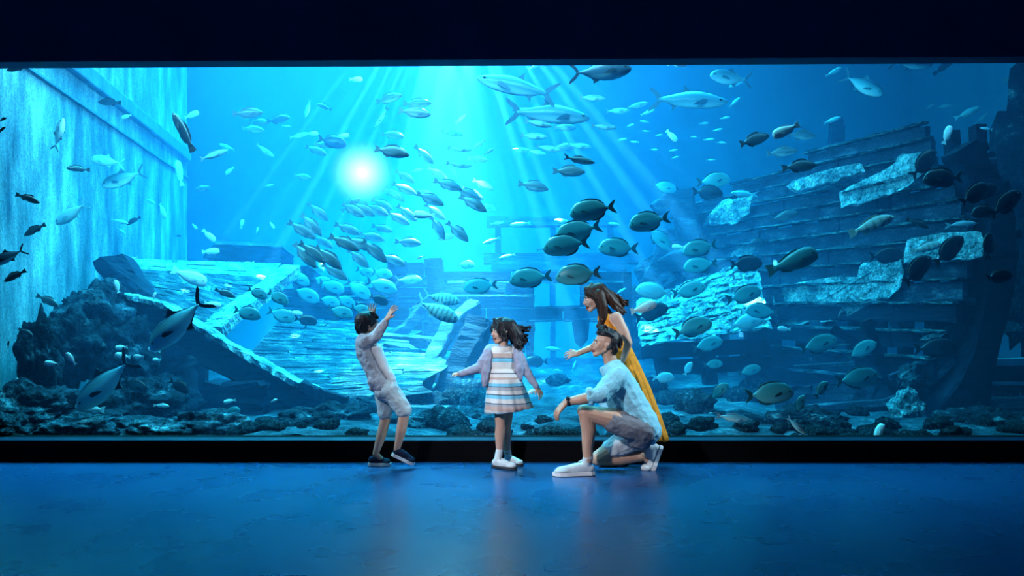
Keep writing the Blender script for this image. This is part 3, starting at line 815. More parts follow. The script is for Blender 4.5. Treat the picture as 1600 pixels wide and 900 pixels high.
# profile: (x, top, bottom, half width) from snout to tail root
PROF = {
    'chub': [(0.5, 0.0, 0.0, 0.0), (0.47, 0.035, -0.035, 0.025), (0.42, 0.075, -0.065, 0.045), (0.33, 0.125, -0.105, 0.065), (0.2, 0.165, -0.14, 0.08), (0.05, 0.175, -0.15, 0.08), (-0.1, 0.145, -0.125, 0.062), (-0.22, 0.085, -0.078, 0.038), (-0.31, 0.042, -0.042, 0.018), (-0.36, 0.045, -0.045, 0.01)],
    'surgeon': [(0.5, -0.03, -0.03, 0.0), (0.47, 0.035, -0.085, 0.022), (0.42, 0.115, -0.135, 0.04), (0.33, 0.185, -0.18, 0.055), (0.2, 0.225, -0.21, 0.065), (0.03, 0.23, -0.22, 0.065), (-0.12, 0.19, -0.19, 0.052), (-0.23, 0.11, -0.115, 0.034), (-0.29, 0.045, -0.05, 0.018), (-0.34, 0.032, -0.036, 0.012)],
    'fusilier': [(0.5, 0.0, 0.0, 0.0), (0.46, 0.035, -0.03, 0.025), (0.38, 0.075, -0.065, 0.045), (0.25, 0.105, -0.1, 0.058), (0.08, 0.115, -0.12, 0.062), (-0.1, 0.09, -0.1, 0.05), (-0.23, 0.05, -0.055, 0.028), (-0.31, 0.024, -0.026, 0.014), (-0.36, 0.026, -0.028, 0.008)],
    'tarpon': [(0.5, -0.015, -0.03, 0.0), (0.47, 0.01, -0.055, 0.02), (0.40, 0.035, -0.085, 0.04), (0.28, 0.075, -0.11, 0.055), (0.12, 0.105, -0.12, 0.062), (-0.03, 0.10, -0.11, 0.058), (-0.17, 0.065, -0.08, 0.042), (-0.27, 0.04, -0.048, 0.024), (-0.33, 0.028, -0.032, 0.013), (-0.37, 0.026, -0.03, 0.008)],
    'jack': [(0.5, 0.0, 0.0, 0.0), (0.475, 0.05, -0.045, 0.028), (0.42, 0.105, -0.085, 0.05), (0.32, 0.15, -0.125, 0.068), (0.18, 0.17, -0.155, 0.078), (0.03, 0.15, -0.15, 0.07), (-0.12, 0.10, -0.105, 0.048), (-0.23, 0.048, -0.052, 0.026), (-0.31, 0.018, -0.02, 0.013), (-0.35, 0.02, -0.022, 0.009)],
    'snapper': [(0.5, -0.01, -0.02, 0.0), (0.46, 0.035, -0.05, 0.03), (0.39, 0.085, -0.085, 0.05), (0.27, 0.135, -0.115, 0.066), (0.12, 0.15, -0.125, 0.072), (-0.04, 0.13, -0.11, 0.06), (-0.18, 0.085, -0.075, 0.04), (-0.28, 0.05, -0.05, 0.02), (-0.35, 0.05, -0.05, 0.012)],
    'wrasse': [(0.5, 0.0, -0.01, 0.0), (0.45, 0.05, -0.05, 0.03), (0.36, 0.09, -0.085, 0.05), (0.2, 0.115, -0.105, 0.06), (0.0, 0.11, -0.10, 0.055), (-0.17, 0.075, -0.07, 0.036), (-0.28, 0.045, -0.045, 0.018), (-0.36, 0.05, -0.05, 0.01)],
    'parrot': [(0.5, 0.03, -0.05, 0.0), (0.48, 0.10, -0.085, 0.035), (0.42, 0.165, -0.12, 0.06), (0.3, 0.20, -0.16, 0.08), (0.12, 0.195, -0.17, 0.085), (-0.05, 0.15, -0.145, 0.07), (-0.19, 0.09, -0.09, 0.042), (-0.29, 0.055, -0.058, 0.022), (-0.36, 0.06, -0.062, 0.012)],
}
TAIL = {  # spread, fork depth, root half height
    'chub': (0.105, 0.045, 0.045), 'surgeon': (0.15, 0.07, 0.032), 'fusilier': (0.10, 0.075, 0.026), 'tarpon': (0.16, 0.11, 0.028),
    'jack': (0.18, 0.125, 0.02), 'snapper': (0.10, 0.02, 0.05), 'wrasse': (0.085, 0.0, 0.05), 'parrot': (0.13, 0.03, 0.06)}
DORSAL = {  # list of fins: (x0, x1, height, sweep)
    'chub': [(0.24, -0.22, 0.055, 0.04)], 'surgeon': [(0.30, -0.25, 0.04, 0.02)], 'fusilier': [(0.16, -0.20, 0.035, 0.03)], 'tarpon': [(0.02, -0.10, 0.09, 0.08)],
    'jack': [(0.10, -0.24, 0.085, 0.10)], 'snapper': [(0.26, -0.22, 0.06, 0.03)], 'wrasse': [(0.28, -0.25, 0.035, 0.02)], 'parrot': [(0.28, -0.24, 0.04, 0.02)]}
ANAL = {'chub': (-0.02, -0.22, 0.05, 0.04), 'surgeon': (0.08, -0.25, 0.04, 0.02), 'fusilier': (-0.08, -0.22, 0.03, 0.03), 'tarpon': (-0.12, -0.25, 0.07, 0.07),
        'jack': (0.0, -0.24, 0.07, 0.09), 'snapper': (-0.06, -0.22, 0.05, 0.03), 'wrasse': (0.02, -0.25, 0.03, 0.02), 'parrot': (-0.02, -0.24, 0.04, 0.02)}


def interp(prof, x):
    for a, b2 in zip(prof, prof[1:]):
        if b2[0] <= x <= a[0]:
            t = (a[0] - x) / (a[0] - b2[0])
            return [a[k] + (b2[k] - a[k]) * t for k in range(1, 4)]
    return list(prof[-1][1:])


def body_mesh(sp, bend=0.0):
    prof = PROF[sp]
    xs = []
    for a, b2 in zip(prof, prof[1:]):
        xs += [a[0], (a[0] + b2[0]) / 2]
    xs.append(prof[-1][0])
    vs, fs = [], []
    K = 12
    for x in xs:
        t, b2, w = interp(prof, x)
        c, h = (t + b2) / 2, (t - b2) / 2
        for k in range(K):
            a = 2 * math.pi * k / K
            vs.append((x, w * math.sin(a) * (1 - 0.15 * abs(math.cos(a))), c + h * math.cos(a)))
    for i in range(len(xs) - 1):
        for k in range(K):
            fs.append((i * K + k, i * K + (k + 1) % K, (i + 1) * K + (k + 1) % K, (i + 1) * K + k))
    fs.append(tuple(range(K))); fs.append(tuple((len(xs) - 1) * K + k for k in range(K)))
    for i, v in enumerate(vs):
        vs[i] = bend_pt(v, bend)
    return fix_normals(mesh('body', vs, fs, True))


def bend_pt(v, bend):
    x = v[0]
    return (x, v[1] + bend * ((0.25 - x) ** 2 if x < 0.25 else 0), v[2])


def fin_mesh(name, outline, thick=0.006, bend=0.0, y=0.0):
    """Thin double-sided fin from an outline of (x, z) points."""
    n = len(outline)
    vs = [bend_pt((x, y - thick, z), bend) for x, z in outline] + [bend_pt((x, y + thick, z), bend) for x, z in outline]
    fs = [tuple(range(n)), tuple(range(2 * n - 1, n - 1, -1))] + [(i, n + i, n + (i + 1) % n, (i + 1) % n) for i in range(n)]
    me = mesh(name, vs, fs)
    bm = bmesh.new(); bm.from_mesh(me)
    bmesh.ops.triangulate(bm, faces=[f for f in bm.faces if len(f.verts) > 4], ngon_method='EAR_CLIP')
    bmesh.ops.recalc_face_normals(bm, faces=bm.faces)
    bm.to_mesh(me); bm.free()
    return me


MESHES = {}


def fish_meshes(sp, bend):
    key = (sp, bend)
    if key in MESHES:
        return MESHES[key]
    prof = PROF[sp]
    d = {'body': body_mesh(sp, bend)}
    s_, f_, r_ = TAIL[sp]
    x0 = -0.33
    d['tail_fin'] = fin_mesh('tail_fin', [(x0, r_), (x0 - 0.05, r_ + (s_ - r_) * 0.45), (-0.46, s_ * 0.9), (-0.5, s_), (-0.485, s_ * 0.72), (-0.5 + f_ * 0.75, s_ * 0.28), (-0.5 + f_, 0), (-0.5 + f_ * 0.75, -s_ * 0.28), (-0.485, -s_ * 0.72), (-0.5, -s_), (-0.46, -s_ * 0.9), (x0 - 0.05, -r_ - (s_ - r_) * 0.45), (x0, -r_)], bend=bend)
    for nm, lst, sg, ix in (('dorsal_fin', DORSAL[sp], 1, 0), ('anal_fin', [ANAL[sp]], -1, 1)):
        for (xa, xb, hh, sw) in lst:
            base = [(x, interp(prof, x)[ix] * 0.93) for x in [xa + (xb - xa) * i / 6 for i in range(7)]]
            if sp in ('jack', 'tarpon'):
                prof_h = [0, 1.0, 0.45, 0.2, 0.12, 0.1, 0.05]
            elif sp in ('surgeon', 'parrot', 'wrasse'):
                prof_h = [0, 0.75, 1, 1, 1, 1, 0.5]
            else:
                prof_h = [0, 0.9, 1, 0.8, 0.7, 0.8, 0.3]
            topl = [(x - sw * hk * 0.8, z + sg * hh * hk) for (x, z), hk in zip(base, prof_h)]
            d[nm] = fin_mesh(nm, base + topl[1:][::-1], bend=bend)
    # pectoral: a small swept blade standing off the flank
    t, b2, w = interp(prof, 0.24)
    c = (t + b2) / 2 - 0.02
    for sg in (1, -1):
        pts = [(0.25, c + 0.02), (0.20, c + 0.03), (0.12, c - 0.01), (0.07, c - 0.055), (0.14, c - 0.05), (0.23, c - 0.02)]
        vs = []
        for th in (0.0, 0.008):
            for (x, z) in pts:
                vs.append((x, sg * (w * 0.95 + (0.25 - x) * 0.25 + th), z))
        n = len(pts)
        fs = [tuple(range(n)), tuple(range(2 * n - 1, n - 1, -1))] + [(i, n + i, n + (i + 1) % n, (i + 1) % n) for i in range(n)]
        d['pectoral_fin' + str(sg)] = fix_normals(mesh('pectoral_fin', vs, fs))
        t3, b3, w3 = interp(prof, 0.40)
        e = bmesh.new()
        bmesh.ops.create_icosphere(e, subdivisions=1, radius=0.019)
        me = bpy.data.meshes.new('eye'); e.to_mesh(me); e.free()
        for v in me.vertices:
            v.co += Vector((0.405, sg * w3 * 0.86, (t3 + b3) / 2 + 0.02))
        me.materials.append(m_eye)
        d['eye' + str(sg)] = me
    MESHES[key] = d
    return d


#  code: species, real length, [materials variants]
FM = {
    'ch': fish_mat('silver_chub_skin', (0.03, 0.06, 0.08), (0.13, 0.20, 0.23), (0.62, 0.74, 0.78), h=0.16, split=-0.05),
    'chd': fish_mat('dusky_chub_skin', (0.02, 0.05, 0.07), (0.05, 0.11, 0.14), (0.22, 0.32, 0.36), h=0.16),
    'fu': fish_mat('pale_fusilier_skin', (0.02, 0.09, 0.13), (0.16, 0.48, 0.56), (0.62, 0.98, 1.0), h=0.11, split=0.06),
    'su': fish_mat('olive_surgeonfish_skin', (0.02, 0.17, 0.20), (0.06, 0.42, 0.46), (0.12, 0.60, 0.64), h=0.2, speck=0.08),
    'sud': fish_mat('dark_surgeonfish_skin', (0.005, 0.02, 0.035), (0.010, 0.04, 0.07), (0.03, 0.09, 0.14), h=0.2, speck=0.08),
    'ta': fish_mat('blue_tarpon_skin', (0.10, 0.28, 0.36), (0.05, 0.20, 0.28), (0.40, 0.62, 0.7), h=0.11, split=-0.1),
    'je': fish_mat('silver_jack_skin', (0.02, 0.07, 0.11), (0.22, 0.45, 0.52), (0.85, 1.0, 1.0), h=0.15),
    'jed': fish_mat('dark_jack_skin', (0.008, 0.03, 0.06), (0.04, 0.11, 0.17), (0.35, 0.6, 0.68), h=0.15, split=-0.15),
    'jeb': fish_mat('bright_bellied_jack_skin', (0.004, 0.02, 0.05), (0.22, 0.75, 0.9), (0.6, 1.0, 1.0), h=0.17, split=0.06),
    'jes': fish_mat('barred_jack_skin', (0.30, 0.52, 0.52), (0.65, 0.85, 0.85), (0.9, 1.0, 1.0), h=0.15, bars=62, barcol=(0.12, 0.24, 0.28)),
    'wh': fish_mat('bright_pale_skin', (0.75, 0.92, 0.92), (0.95, 1.0, 1.0), (1.0, 1.0, 1.0), h=0.15, speck=0.1),
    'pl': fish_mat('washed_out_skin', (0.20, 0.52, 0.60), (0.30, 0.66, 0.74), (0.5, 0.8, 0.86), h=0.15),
    'sn': fish_mat('near_black_skin', (0.004, 0.010, 0.016), (0.010, 0.022, 0.034), (0.03, 0.06, 0.08), h=0.14),
    'pa': fish_mat('teal_parrotfish_skin', (0.02, 0.16, 0.18), (0.04, 0.25, 0.28), (0.08, 0.36, 0.38), h=0.18, speck=0.25),
    'gl': fish_mat('pale_gold_grouper_skin', (0.35, 0.5, 0.5), (0.75, 0.9, 0.86), (0.95, 1.0, 1.0), h=0.15, bars=40, barcol=(0.3, 0.42, 0.42)),
}
FF = {k: plain(k + '_fin_film', c, 0.5, 0.4) for k, c in {
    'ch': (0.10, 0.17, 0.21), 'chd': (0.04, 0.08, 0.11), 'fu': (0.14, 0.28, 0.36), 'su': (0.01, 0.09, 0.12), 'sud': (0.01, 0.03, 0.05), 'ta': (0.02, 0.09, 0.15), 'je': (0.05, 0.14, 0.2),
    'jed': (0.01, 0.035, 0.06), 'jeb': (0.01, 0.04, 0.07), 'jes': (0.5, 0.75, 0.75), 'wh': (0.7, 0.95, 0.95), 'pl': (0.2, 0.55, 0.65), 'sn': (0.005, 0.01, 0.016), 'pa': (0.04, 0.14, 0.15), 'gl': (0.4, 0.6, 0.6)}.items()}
KIND = {  # code: (profile, real length, noun, colour words)
    'ch': ('chub', 0.36, 'school_fish', 'silver-grey fish'), 'chd': ('chub', 0.36, 'school_fish', 'dusky fish'),
    'fu': ('fusilier', 0.30, 'slim_fish', 'white-bellied fish'), 'su': ('surgeon', 0.42, 'surgeonfish', 'olive surgeonfish'),
    'sud': ('surgeon', 0.40, 'surgeonfish', 'dark blue surgeonfish'), 'ta': ('tarpon', 0.95, 'tarpon', 'long fork-tailed tarpon'),
    'je': ('jack', 0.6, 'jack_fish', 'silvery fork-tailed jack'), 'jed': ('jack', 0.6, 'jack_fish', 'dark fork-tailed jack'), 'jeb': ('jack', 0.6, 'jack_fish', 'big bright-bellied jack'), 'jes': ('jack', 0.5, 'jack_fish', 'pale barred jack'),
    'wh': ('parrot', 0.22, 'pale_fish', 'bright pale fish'), 'pl': ('fusilier', 0.26, 'pale_fish', 'faint fish'),
    'sn': ('snapper', 0.32, 'snapper', 'near-black fish'), 'snw': ('wrasse', 0.45, 'wrasse', 'near-black long wrasse'),
    'pa': ('parrot', 0.5, 'parrotfish', 'big blunt-headed teal parrotfish'), 'whp': ('parrot', 0.4, 'parrotfish', 'big bright pale parrotfish'),
    'gl': ('snapper', 0.36, 'grouper', 'pale dark-barred grouper'), 'pls': ('surgeon', 0.36, 'surgeonfish', 'faint pale oval surgeonfish'), 'plj': ('jack', 0.5, 'jack_fish', 'faint translucent-looking pale jack'),
}
MATOF = {'snw': 'sn', 'whp': 'wh', 'pls': 'pl', 'plj': 'pl'}

# (code, px, py, length in px, heading, nose-up degrees, yaw away from profile)
FISH = """
sn 27 107 32 L -12 0|sn 172 160 40 L 4 0|wh 198 182 18 L -15 0|je 92 210 46 R 68 30|sn 122 264 22 L 0 50|plj 167 252 52 L 8 0|je 193 279 72 L -20 0|snw 287 207 70 L 62 0|wh 299 180 26 R 14 0|fu 334 242 46 R 19 0|fu 355 230 29 L 20 0|wh 280 271 20 L 78 60|wh 359 267 18 L -36 0|chd 318 294 26 L -20 20|snw 300 100 38 L -3 0
chd 387 177 48 R 4 0|chd 404 191 34 R -2 0|ch 396 202 34 R -4 0|sn 4 187 16 R 20 0|sn 3 203 16 R 40 0|chd 435 187 40 R 8 0|fu 414 235 34 R -36 0|pl 481 170 29 L -74 0|sn 507 167 27 L 24 0|wh 556 124 22 R -5 0|ch 607 154 46 R 10 0|ch 652 162 46 R 0 0|ch 648 176 52 R -8 0|fu 596 183 38 L -55 0|fu 467 212 30 R 16 0|wh 488 209 20 R -5 0|sud 519 221 46 R -12 0|chd 508 226 34 R 0 0|wh 536 212 19 R 3 0|chd 494 235 37 R -22 0|ch 473 276 27 R -8 0
ch 613 211 40 R -10 0|ch 612 237 58 R -12 0|ch 663 242 42 R -44 0|fu 706 208 37 R -8 0|fu 718 232 41 R -6 0|chd 747 249 33 R -8 0|chd 748 226 24 L -35 0|sn 764 237 18 R 30 0|fu 717 257 42 R -6 0|chd 709 268 22 R -65 0|ch 684 271 38 R -32 0|ch 633 276 38 R -32 0|ch 632 295 42 R -24 0|ch 700 289 48 R -18 0|ch 755 289 37 R -24 0|ch 739 303 38 R -25 0|ch 612 302 34 R -28 0|ch 664 303 36 R -22 0|pl 651 266 20 R 10 0
ta 808 135 130 L 13 0|ta 857 177 134 R -2 0|fu 820 172 40 R -6 0|fu 878 183 36 R 0 0|jed 938 112 98 R 2 0|fu 925 153 43 R -3 0|fu 965 173 38 R -3 0|fu 995 165 37 R 13 0|je 1142 122 72 L 3 0|ta 1075 155 122 R -4 0|wh 1060 98 36 R 4 0|fu 841 193 46 R -9 0|chd 883 199 36 R -2 0|fu 834 213 43 R -5 0|fu 812 234 34 R -6 0|fu 839 238 30 R -12 0|fu 857 232 40 R -12 0|chd 882 230 38 R 0 0|fu 905 228 39 R -8 0|fu 905 250 52 R -8 0|ch 889 268 54 R 0 0|ch 834 291 50 R -10 0|fu 943 198 43 R -2 0|pl 1012 176 26 R 18 0|pl 838 102 30 R 20 0
pl 1007 190 15 L 5 0|pl 1010 205 13 L 0 0|pl 1030 211 13 R 8 0|wh 1049 212 24 R -50 0|pl 972 218 15 R 5 0|pl 992 222 14 L 4 0|pl 1100 193 18 R 5 0|pl 1121 203 16 R 10 0|pl 1108 218 18 R 2 0|pl 1127 223 17 R -3 0|pl 1022 234 14 R 0 0|pl 1052 235 14 R 5 0|pl 1055 246 12 R 12 0|pl 1111 250 16 R 0 0|pl 1133 184 16 R 8 0|pl 1085 214 12 L 0 0|pl 985 196 13 R 14 0|pl 1148 160 26 R 40 0|pl 1150 132 24 L -20 0
su 1038 292 40 R -14 0|su 1115 282 52 R 6 0|chd 1178 219 58 R 18 0|sud 1106 301 50 R -2 0|wh 1228 204 46 L -26 0|ch 1252 212 46 R -2 0|ch 1222 238 48 R 4 0|chd 1250 260 58 R 6 0|je 1348 133 64 R -34 25|pl 1303 112 32 R 28 0|jed 1424 98 66 R -6 0|snw 1477 103 42 R 36 0|pl 1590 121 46 R 12 0|pl 1512 176 42 R 24 0|pl 1453 167 20 R 28 0|wh 1480 211 30 R 70 0|pl 1535 184 24 R 40 0|pl 1541 201 20 L 8 0|pl 1476 166 24 R 6 0|sud 1444 255 58 R 48 0|sud 1474 278 66 L -4 0|sud 1536 300 52 R 18 0|sn 1373 287 18 R 12 0|pl 1300 188 30 R 20 0
sn 43 310 38 R -20 0|plj 113 333 64 L -32 0|sn 55 359 40 L -26 0|pl 187 346 28 R -14 0|sn 209 345 25 L -30 0|pl 190 361 17 R -40 0|pl 234 314 22 R -25 0|wh 253 329 22 R -60 40|sn 279 369 11 R 0 0|wh 304 354 12 R -50 0|wh 326 368 26 R -45 0|wh 378 350 15 R 75 0|wh 329 393 27 R 2 0|wh 205 406 26 L -16 0|jed 12 401 56 L -28 0|sn 24 431 38 L -28 0|wh 183 448 21 L 75 0|whp 295 432 58 R -24 0|wh 387 413 22 L -16 0|whp 391 425 40 R 4 0|chd 352 458 34 R -22 0|wh 332 476 27 R -14 0|su 386 489 46 R -14 0|chd 75 470 38 R -28 0|jeb 279 505 124 L -43 0|chd 40 519 26 R -30 0|wh 241 463 13 R 70 0
ch 497 331 42 R -42 0|ch 486 351 48 R -46 0|ch 472 360 50 R -32 0|chd 548 320 38 R 34 0|ch 551 328 46 R -30 0|ch 567 327 44 R -28 0|ch 588 328 44 R -24 0|ch 597 319 38 R -26 0|ch 622 341 42 R -28 0|ch 636 333 42 R -38 0|wh 663 336 34 L 2 0|chd 680 331 40 R -38 0|ch 672 311 48 R -24 0|ch 618 304 34 R -38 0|ch 684 356 44 R -60 0|ch 715 362 48 R -42 0|ch 739 318 50 R -30 0|ch 731 303 46 R -25 0|su 760 324 30 R -12 0|chd 700 370 34 L -14 0|ch 543 358 44 R -22 0|chd 597 357 36 R -16 0|ch 581 370 42 R -14 0|ch 638 379 44 R -6 0|ch 538 380 54 R -26 0|ch 562 381 50 R -24 0|ch 585 393 52 R -42 0|ch 560 404 46 R -40 0|ch 614 406 44 R -24 0|ch 489 395 54 R -38 0|ch 513 403 56 R -40 0|ch 476 399 54 R -48 0|ch 523 425 48 R -32 0|ch 505 378 40 R -30 0
su 466 434 40 R -30 0|su 479 460 48 R -24 0|su 518 447 44 R -18 0|su 560 452 46 R -34 0|su 596 446 50 R -16 0|su 571 424 32 R -16 0|su 597 427 36 R -10 0|je 638 437 44 R 2 0|je 560 444 30 L -10 0|su 434 464 42 R -26 0|su 403 458 34 R -24 0|su 514 470 36 R -16 0|su 440 492 46 R -18 0|sud 478 500 36 R -10 0|su 532 487 42 R -16 0|su 563 482 30 R -12 0|wh 462 489 22 R -14 0|sud 592 468 32 R -24 0|su 728 413 30 R -2 0|su 751 447 54 L -6 0|jes 689 466 60 R -12 0|jes 682 485 76 R -26 0|sn 657 402 14 L -20 0|su 540 470 36 R -26 0|su 505 440 40 R -26 0|su 490 412 40 R -34 0
pl 768 376 30 L -20 0|pl 776 349 22 R 4 0|pl 793 400 26 L -14 0|pl 813 350 34 L -6 0|pl 420 290 16 R 10 0|wh 425 352 12 R -60 0|wh 402 360 9 R 70 0|pl 447 197 14 R -10 0|pl 720 186 24 R 40 0
su 926 328 74 L -8 0|su 903 361 74 L -14 0|su 884 383 74 L -8 0|sn 846 389 16 R 20 0|su 1013 346 68 L -12 0|su 1030 372 48 R -42 0|su 966 387 64 L 2 0|wh 1060 386 20 L 4 0|su 1094 387 58 L -12 0|sud 1187 379 30 L -4 0|su 1094 414 54 L -8 0|sud 1165 412 56 R 4 0|su 903 429 72 L -6 0|su 829 434 68 L -6 0|pls 1022 455 58 L 8 0|su 1076 453 54 R 14 0|su 1163 461 58 R 16 0|wh 1006 481 44 R 16 0|sud 1018 488 56 R 20 0|su 1190 486 52 L 6 0|su 1082 512 64 R 18 0|pls 1166 503 56 R 14 0|pl 1162 303 44 L 2 0|pl 880 345 28 L 6 0|pl 960 350 20 L 6 0
chd 1226 338 46 R 14 0|gl 1362 352 72 R 22 0|sn 1434 349 36 R -26 0|pa 1238 410 82 R 20 0|sud 1384 399 56 R 6 0|gl 1448 387 52 R 14 0|sud 1483 391 62 R 46 0|sud 1432 422 64 R 44 0|sud 1545 384 44 R 84 0|pl 1503 351 52 R 4 0|sud 1560 432 48 R 8 0|sud 1523 303 58 R 32 0|sud 1572 318 60 R 40 0|sud 1540 330 46 L -10 0
wh 81 568 22 L 4 0|wh 111 561 24 L 52 0|wh 190 543 21 L -6 0|wh 192 556 24 L 10 0|wh 217 557 17 L 0 0|wh 241 547 20 L 14 0|wh 245 562 15 L -4 0|jeb 167 598 122 L -43 0|whp 141 638 44 L 8 0|sud 280 603 36 R -32 0|wh 359 627 19 L -14 0|su 362 642 27 R 10 0|wh 428 626 12 R 20 0|sn 13 538 12 R 80 0|sud 212 601 40 R -28 0|gl 252 634 24 R -4 0|wh 24 594 10 R 30 0
sud 838 565 38 L 0 0|pl 866 545 28 L 4 0|pl 872 579 15 L 6 0|pl 897 572 18 R 70 0|wh 828 613 18 R 20 0|pls 1037 590 36 R 0 0|pls 1075 576 24 R 62 0|su 1114 569 31 R 4 0|su 1171 579 36 R 16 0|su 1105 538 50 R 16 0|su 1123 612 38 R 46 0|fu 1146 653 58 R -8 0|su 1202 615 76 R 6 0|pl 811 672 16 R -20 0|pl 852 657 26 R -12 0|su 1278 538 62 R 16 0|su 1346 547 50 R 32 0|su 1340 591 68 R 10 0|su 1283 608 32 R 50 0|su 1250 631 30 R 68 0|fu 1245 666 40 R -44 0|wh 1372 677 26 R 62 40|sud 1461 543 62 R 6 0|wh 1225 514 22 L 2 0|pl 970 455 20 R 30 0
"""
MARKS = [  # landmark regions of the tank: x0, y0, x1, y1, phrase
    (0, 90, 320, 230, 'by the ledge of the streaked wall'), (0, 230, 320, 390, 'before the streaked wall'), (0, 390, 320, 480, 'above the dark reef boulders'), (0, 480, 330, 700, 'low among the dark reef boulders'),
    (320, 90, 560, 200, 'under the dark header near the wall corner'), (320, 200, 560, 300, 'beside the round glow'), (560, 90, 690, 220, 'under the sunbeams above the round glow'), (560, 220, 690, 316, 'just beyond the round glow'), (690, 90, 780, 400, 'high above the girl'),
    (320, 300, 450, 510, 'over the broken upper deck'), (450, 300, 690, 366, 'in the upper band of the dense school'), (450, 366, 690, 412, 'in the middle band of the dense school'), (450, 412, 690, 450, 'in the lower band of the dense school'), (450, 450, 690, 520, 'around the boy\'s raised hands'),
    (320, 510, 690, 700, 'beneath the great timber'), (690, 400, 840, 520, 'before the cabin wall over the girl'), (780, 90, 960, 222, 'in the bright water under the header'), (780, 222, 960, 310, 'in the bright water above the woman'),
    (960, 90, 1200, 180, 'high between the sunbeams and the ship'), (960, 180, 1160, 260, 'in the hazy distance off the ship\'s stern'), (960, 260, 1200, 320, 'over the ship\'s broken stern'), (780, 310, 1000, 440, 'over the woman\'s head'), (1000, 320, 1200, 440, 'above the pale crusted hull slab'), (940, 440, 1220, 530, 'against the pale crusted hull slab'),
    (1160, 180, 1290, 280, 'above the ship\'s rail'), (1200, 90, 1420, 200, 'in open water high over the ship'), (1420, 80, 1600, 220, 'high above the ship\'s bow'), (1420, 220, 1600, 340, 'at the top of the ship\'s bow'), (1420, 340, 1600, 480, 'in front of the curved bow'), (1200, 270, 1420, 430, 'along the ship\'s upper planking'),
    (780, 520, 1000, 700, 'between the girl and the kneeling man'), (1000, 530, 1200, 700, 'behind the kneeling man\'s back'), (1200, 430, 1600, 700, 'along the ship\'s lowest timbers'), (0, 0, 1600, 900, 'in the open water')]
ORD = ['', 'first', 'second', 'third', 'fourth', 'fifth', 'sixth', 'seventh', 'eighth', 'ninth', 'tenth', 'eleventh', 'twelfth', 'thirteenth', 'fourteenth', 'fifteenth', 'sixteenth']


def fish_depth(code, px, py, L):
    kind = KIND[code]
    Y = F * kind[1] / L
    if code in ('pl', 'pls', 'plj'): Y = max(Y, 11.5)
    lo, hi = 7.5, 14.0
    half = 0.5 * L * Y / F
    if px < 330: hi = min(hi, wall_y(px - 0.5 * L - 4, 0.35))
    if px < 440 and py > 440: hi = min(hi, 8.6)
    if px < 230 and py > 500: hi = min(hi, 7.75)
    if px < 130 and py > 470: hi = min(hi, 7.25)
    if 440 <= px < 1000 and py > 395: hi = min(hi, 11.9)
    if 380 <= px < 560 and py > 480: hi = min(hi, 9.6)
    if 560 <= px < 700 and py > 455: hi = min(hi, 9.6)
    if 960 <= px < 1060 and py > 300: hi = min(hi, 12.4)
    if px >= 1000 and py > 380: hi = min(hi, 9.9)
    if px >= 1040 and py > 255: hi = min(hi, hull_y(px + L / 2) - 1.0)
    if px >= 1440 and py > 200: hi = min(hi, 8.35)
    if py > 600: hi = min(hi, 7.4 if px > 1180 else 8.0)
    lo = min(lo, hi)
    return max(lo, min(hi, Y))


rows_ = []
for line in FISH.strip().split('\n'):
    for it in line.split('|'):
        c, px, py, L, hd, pitch, yaw = it.split()
        rows_.append((c, float(px), float(py), float(L), hd, float(pitch), float(yaw)))
region = []
for (c, px, py, L, hd, pitch, yaw) in rows_:
    region.append(next(m[4] for m in MARKS if m[0] <= px < m[2] and m[1] <= py < m[3]))
order = {}
for i, r in enumerate(rows_):
    order.setdefault((r[0], region[i]), []).append(i)
for k in order: order[k].sort(key=lambda i: rows_[i][1])


def fish_label(i):
    c, px, py, L, hd, pitch, yaw = rows_[i]
    mates = order[(c, region[i])]
    noun = KIND[c][3]
    att = ''
    if yaw >= 30: att = ' turning towards the glass'
    elif pitch > 30: att = ' climbing steeply'
    elif pitch < -30: att = ' diving steeply'
    if len(mates) == 1:
        return noun + att + ' ' + region[i]
    n = mates.index(i) + 1
    words_ = '%s from the left %s' % (noun, region[i])
    return '%s %s' % (ORD[n], words_)


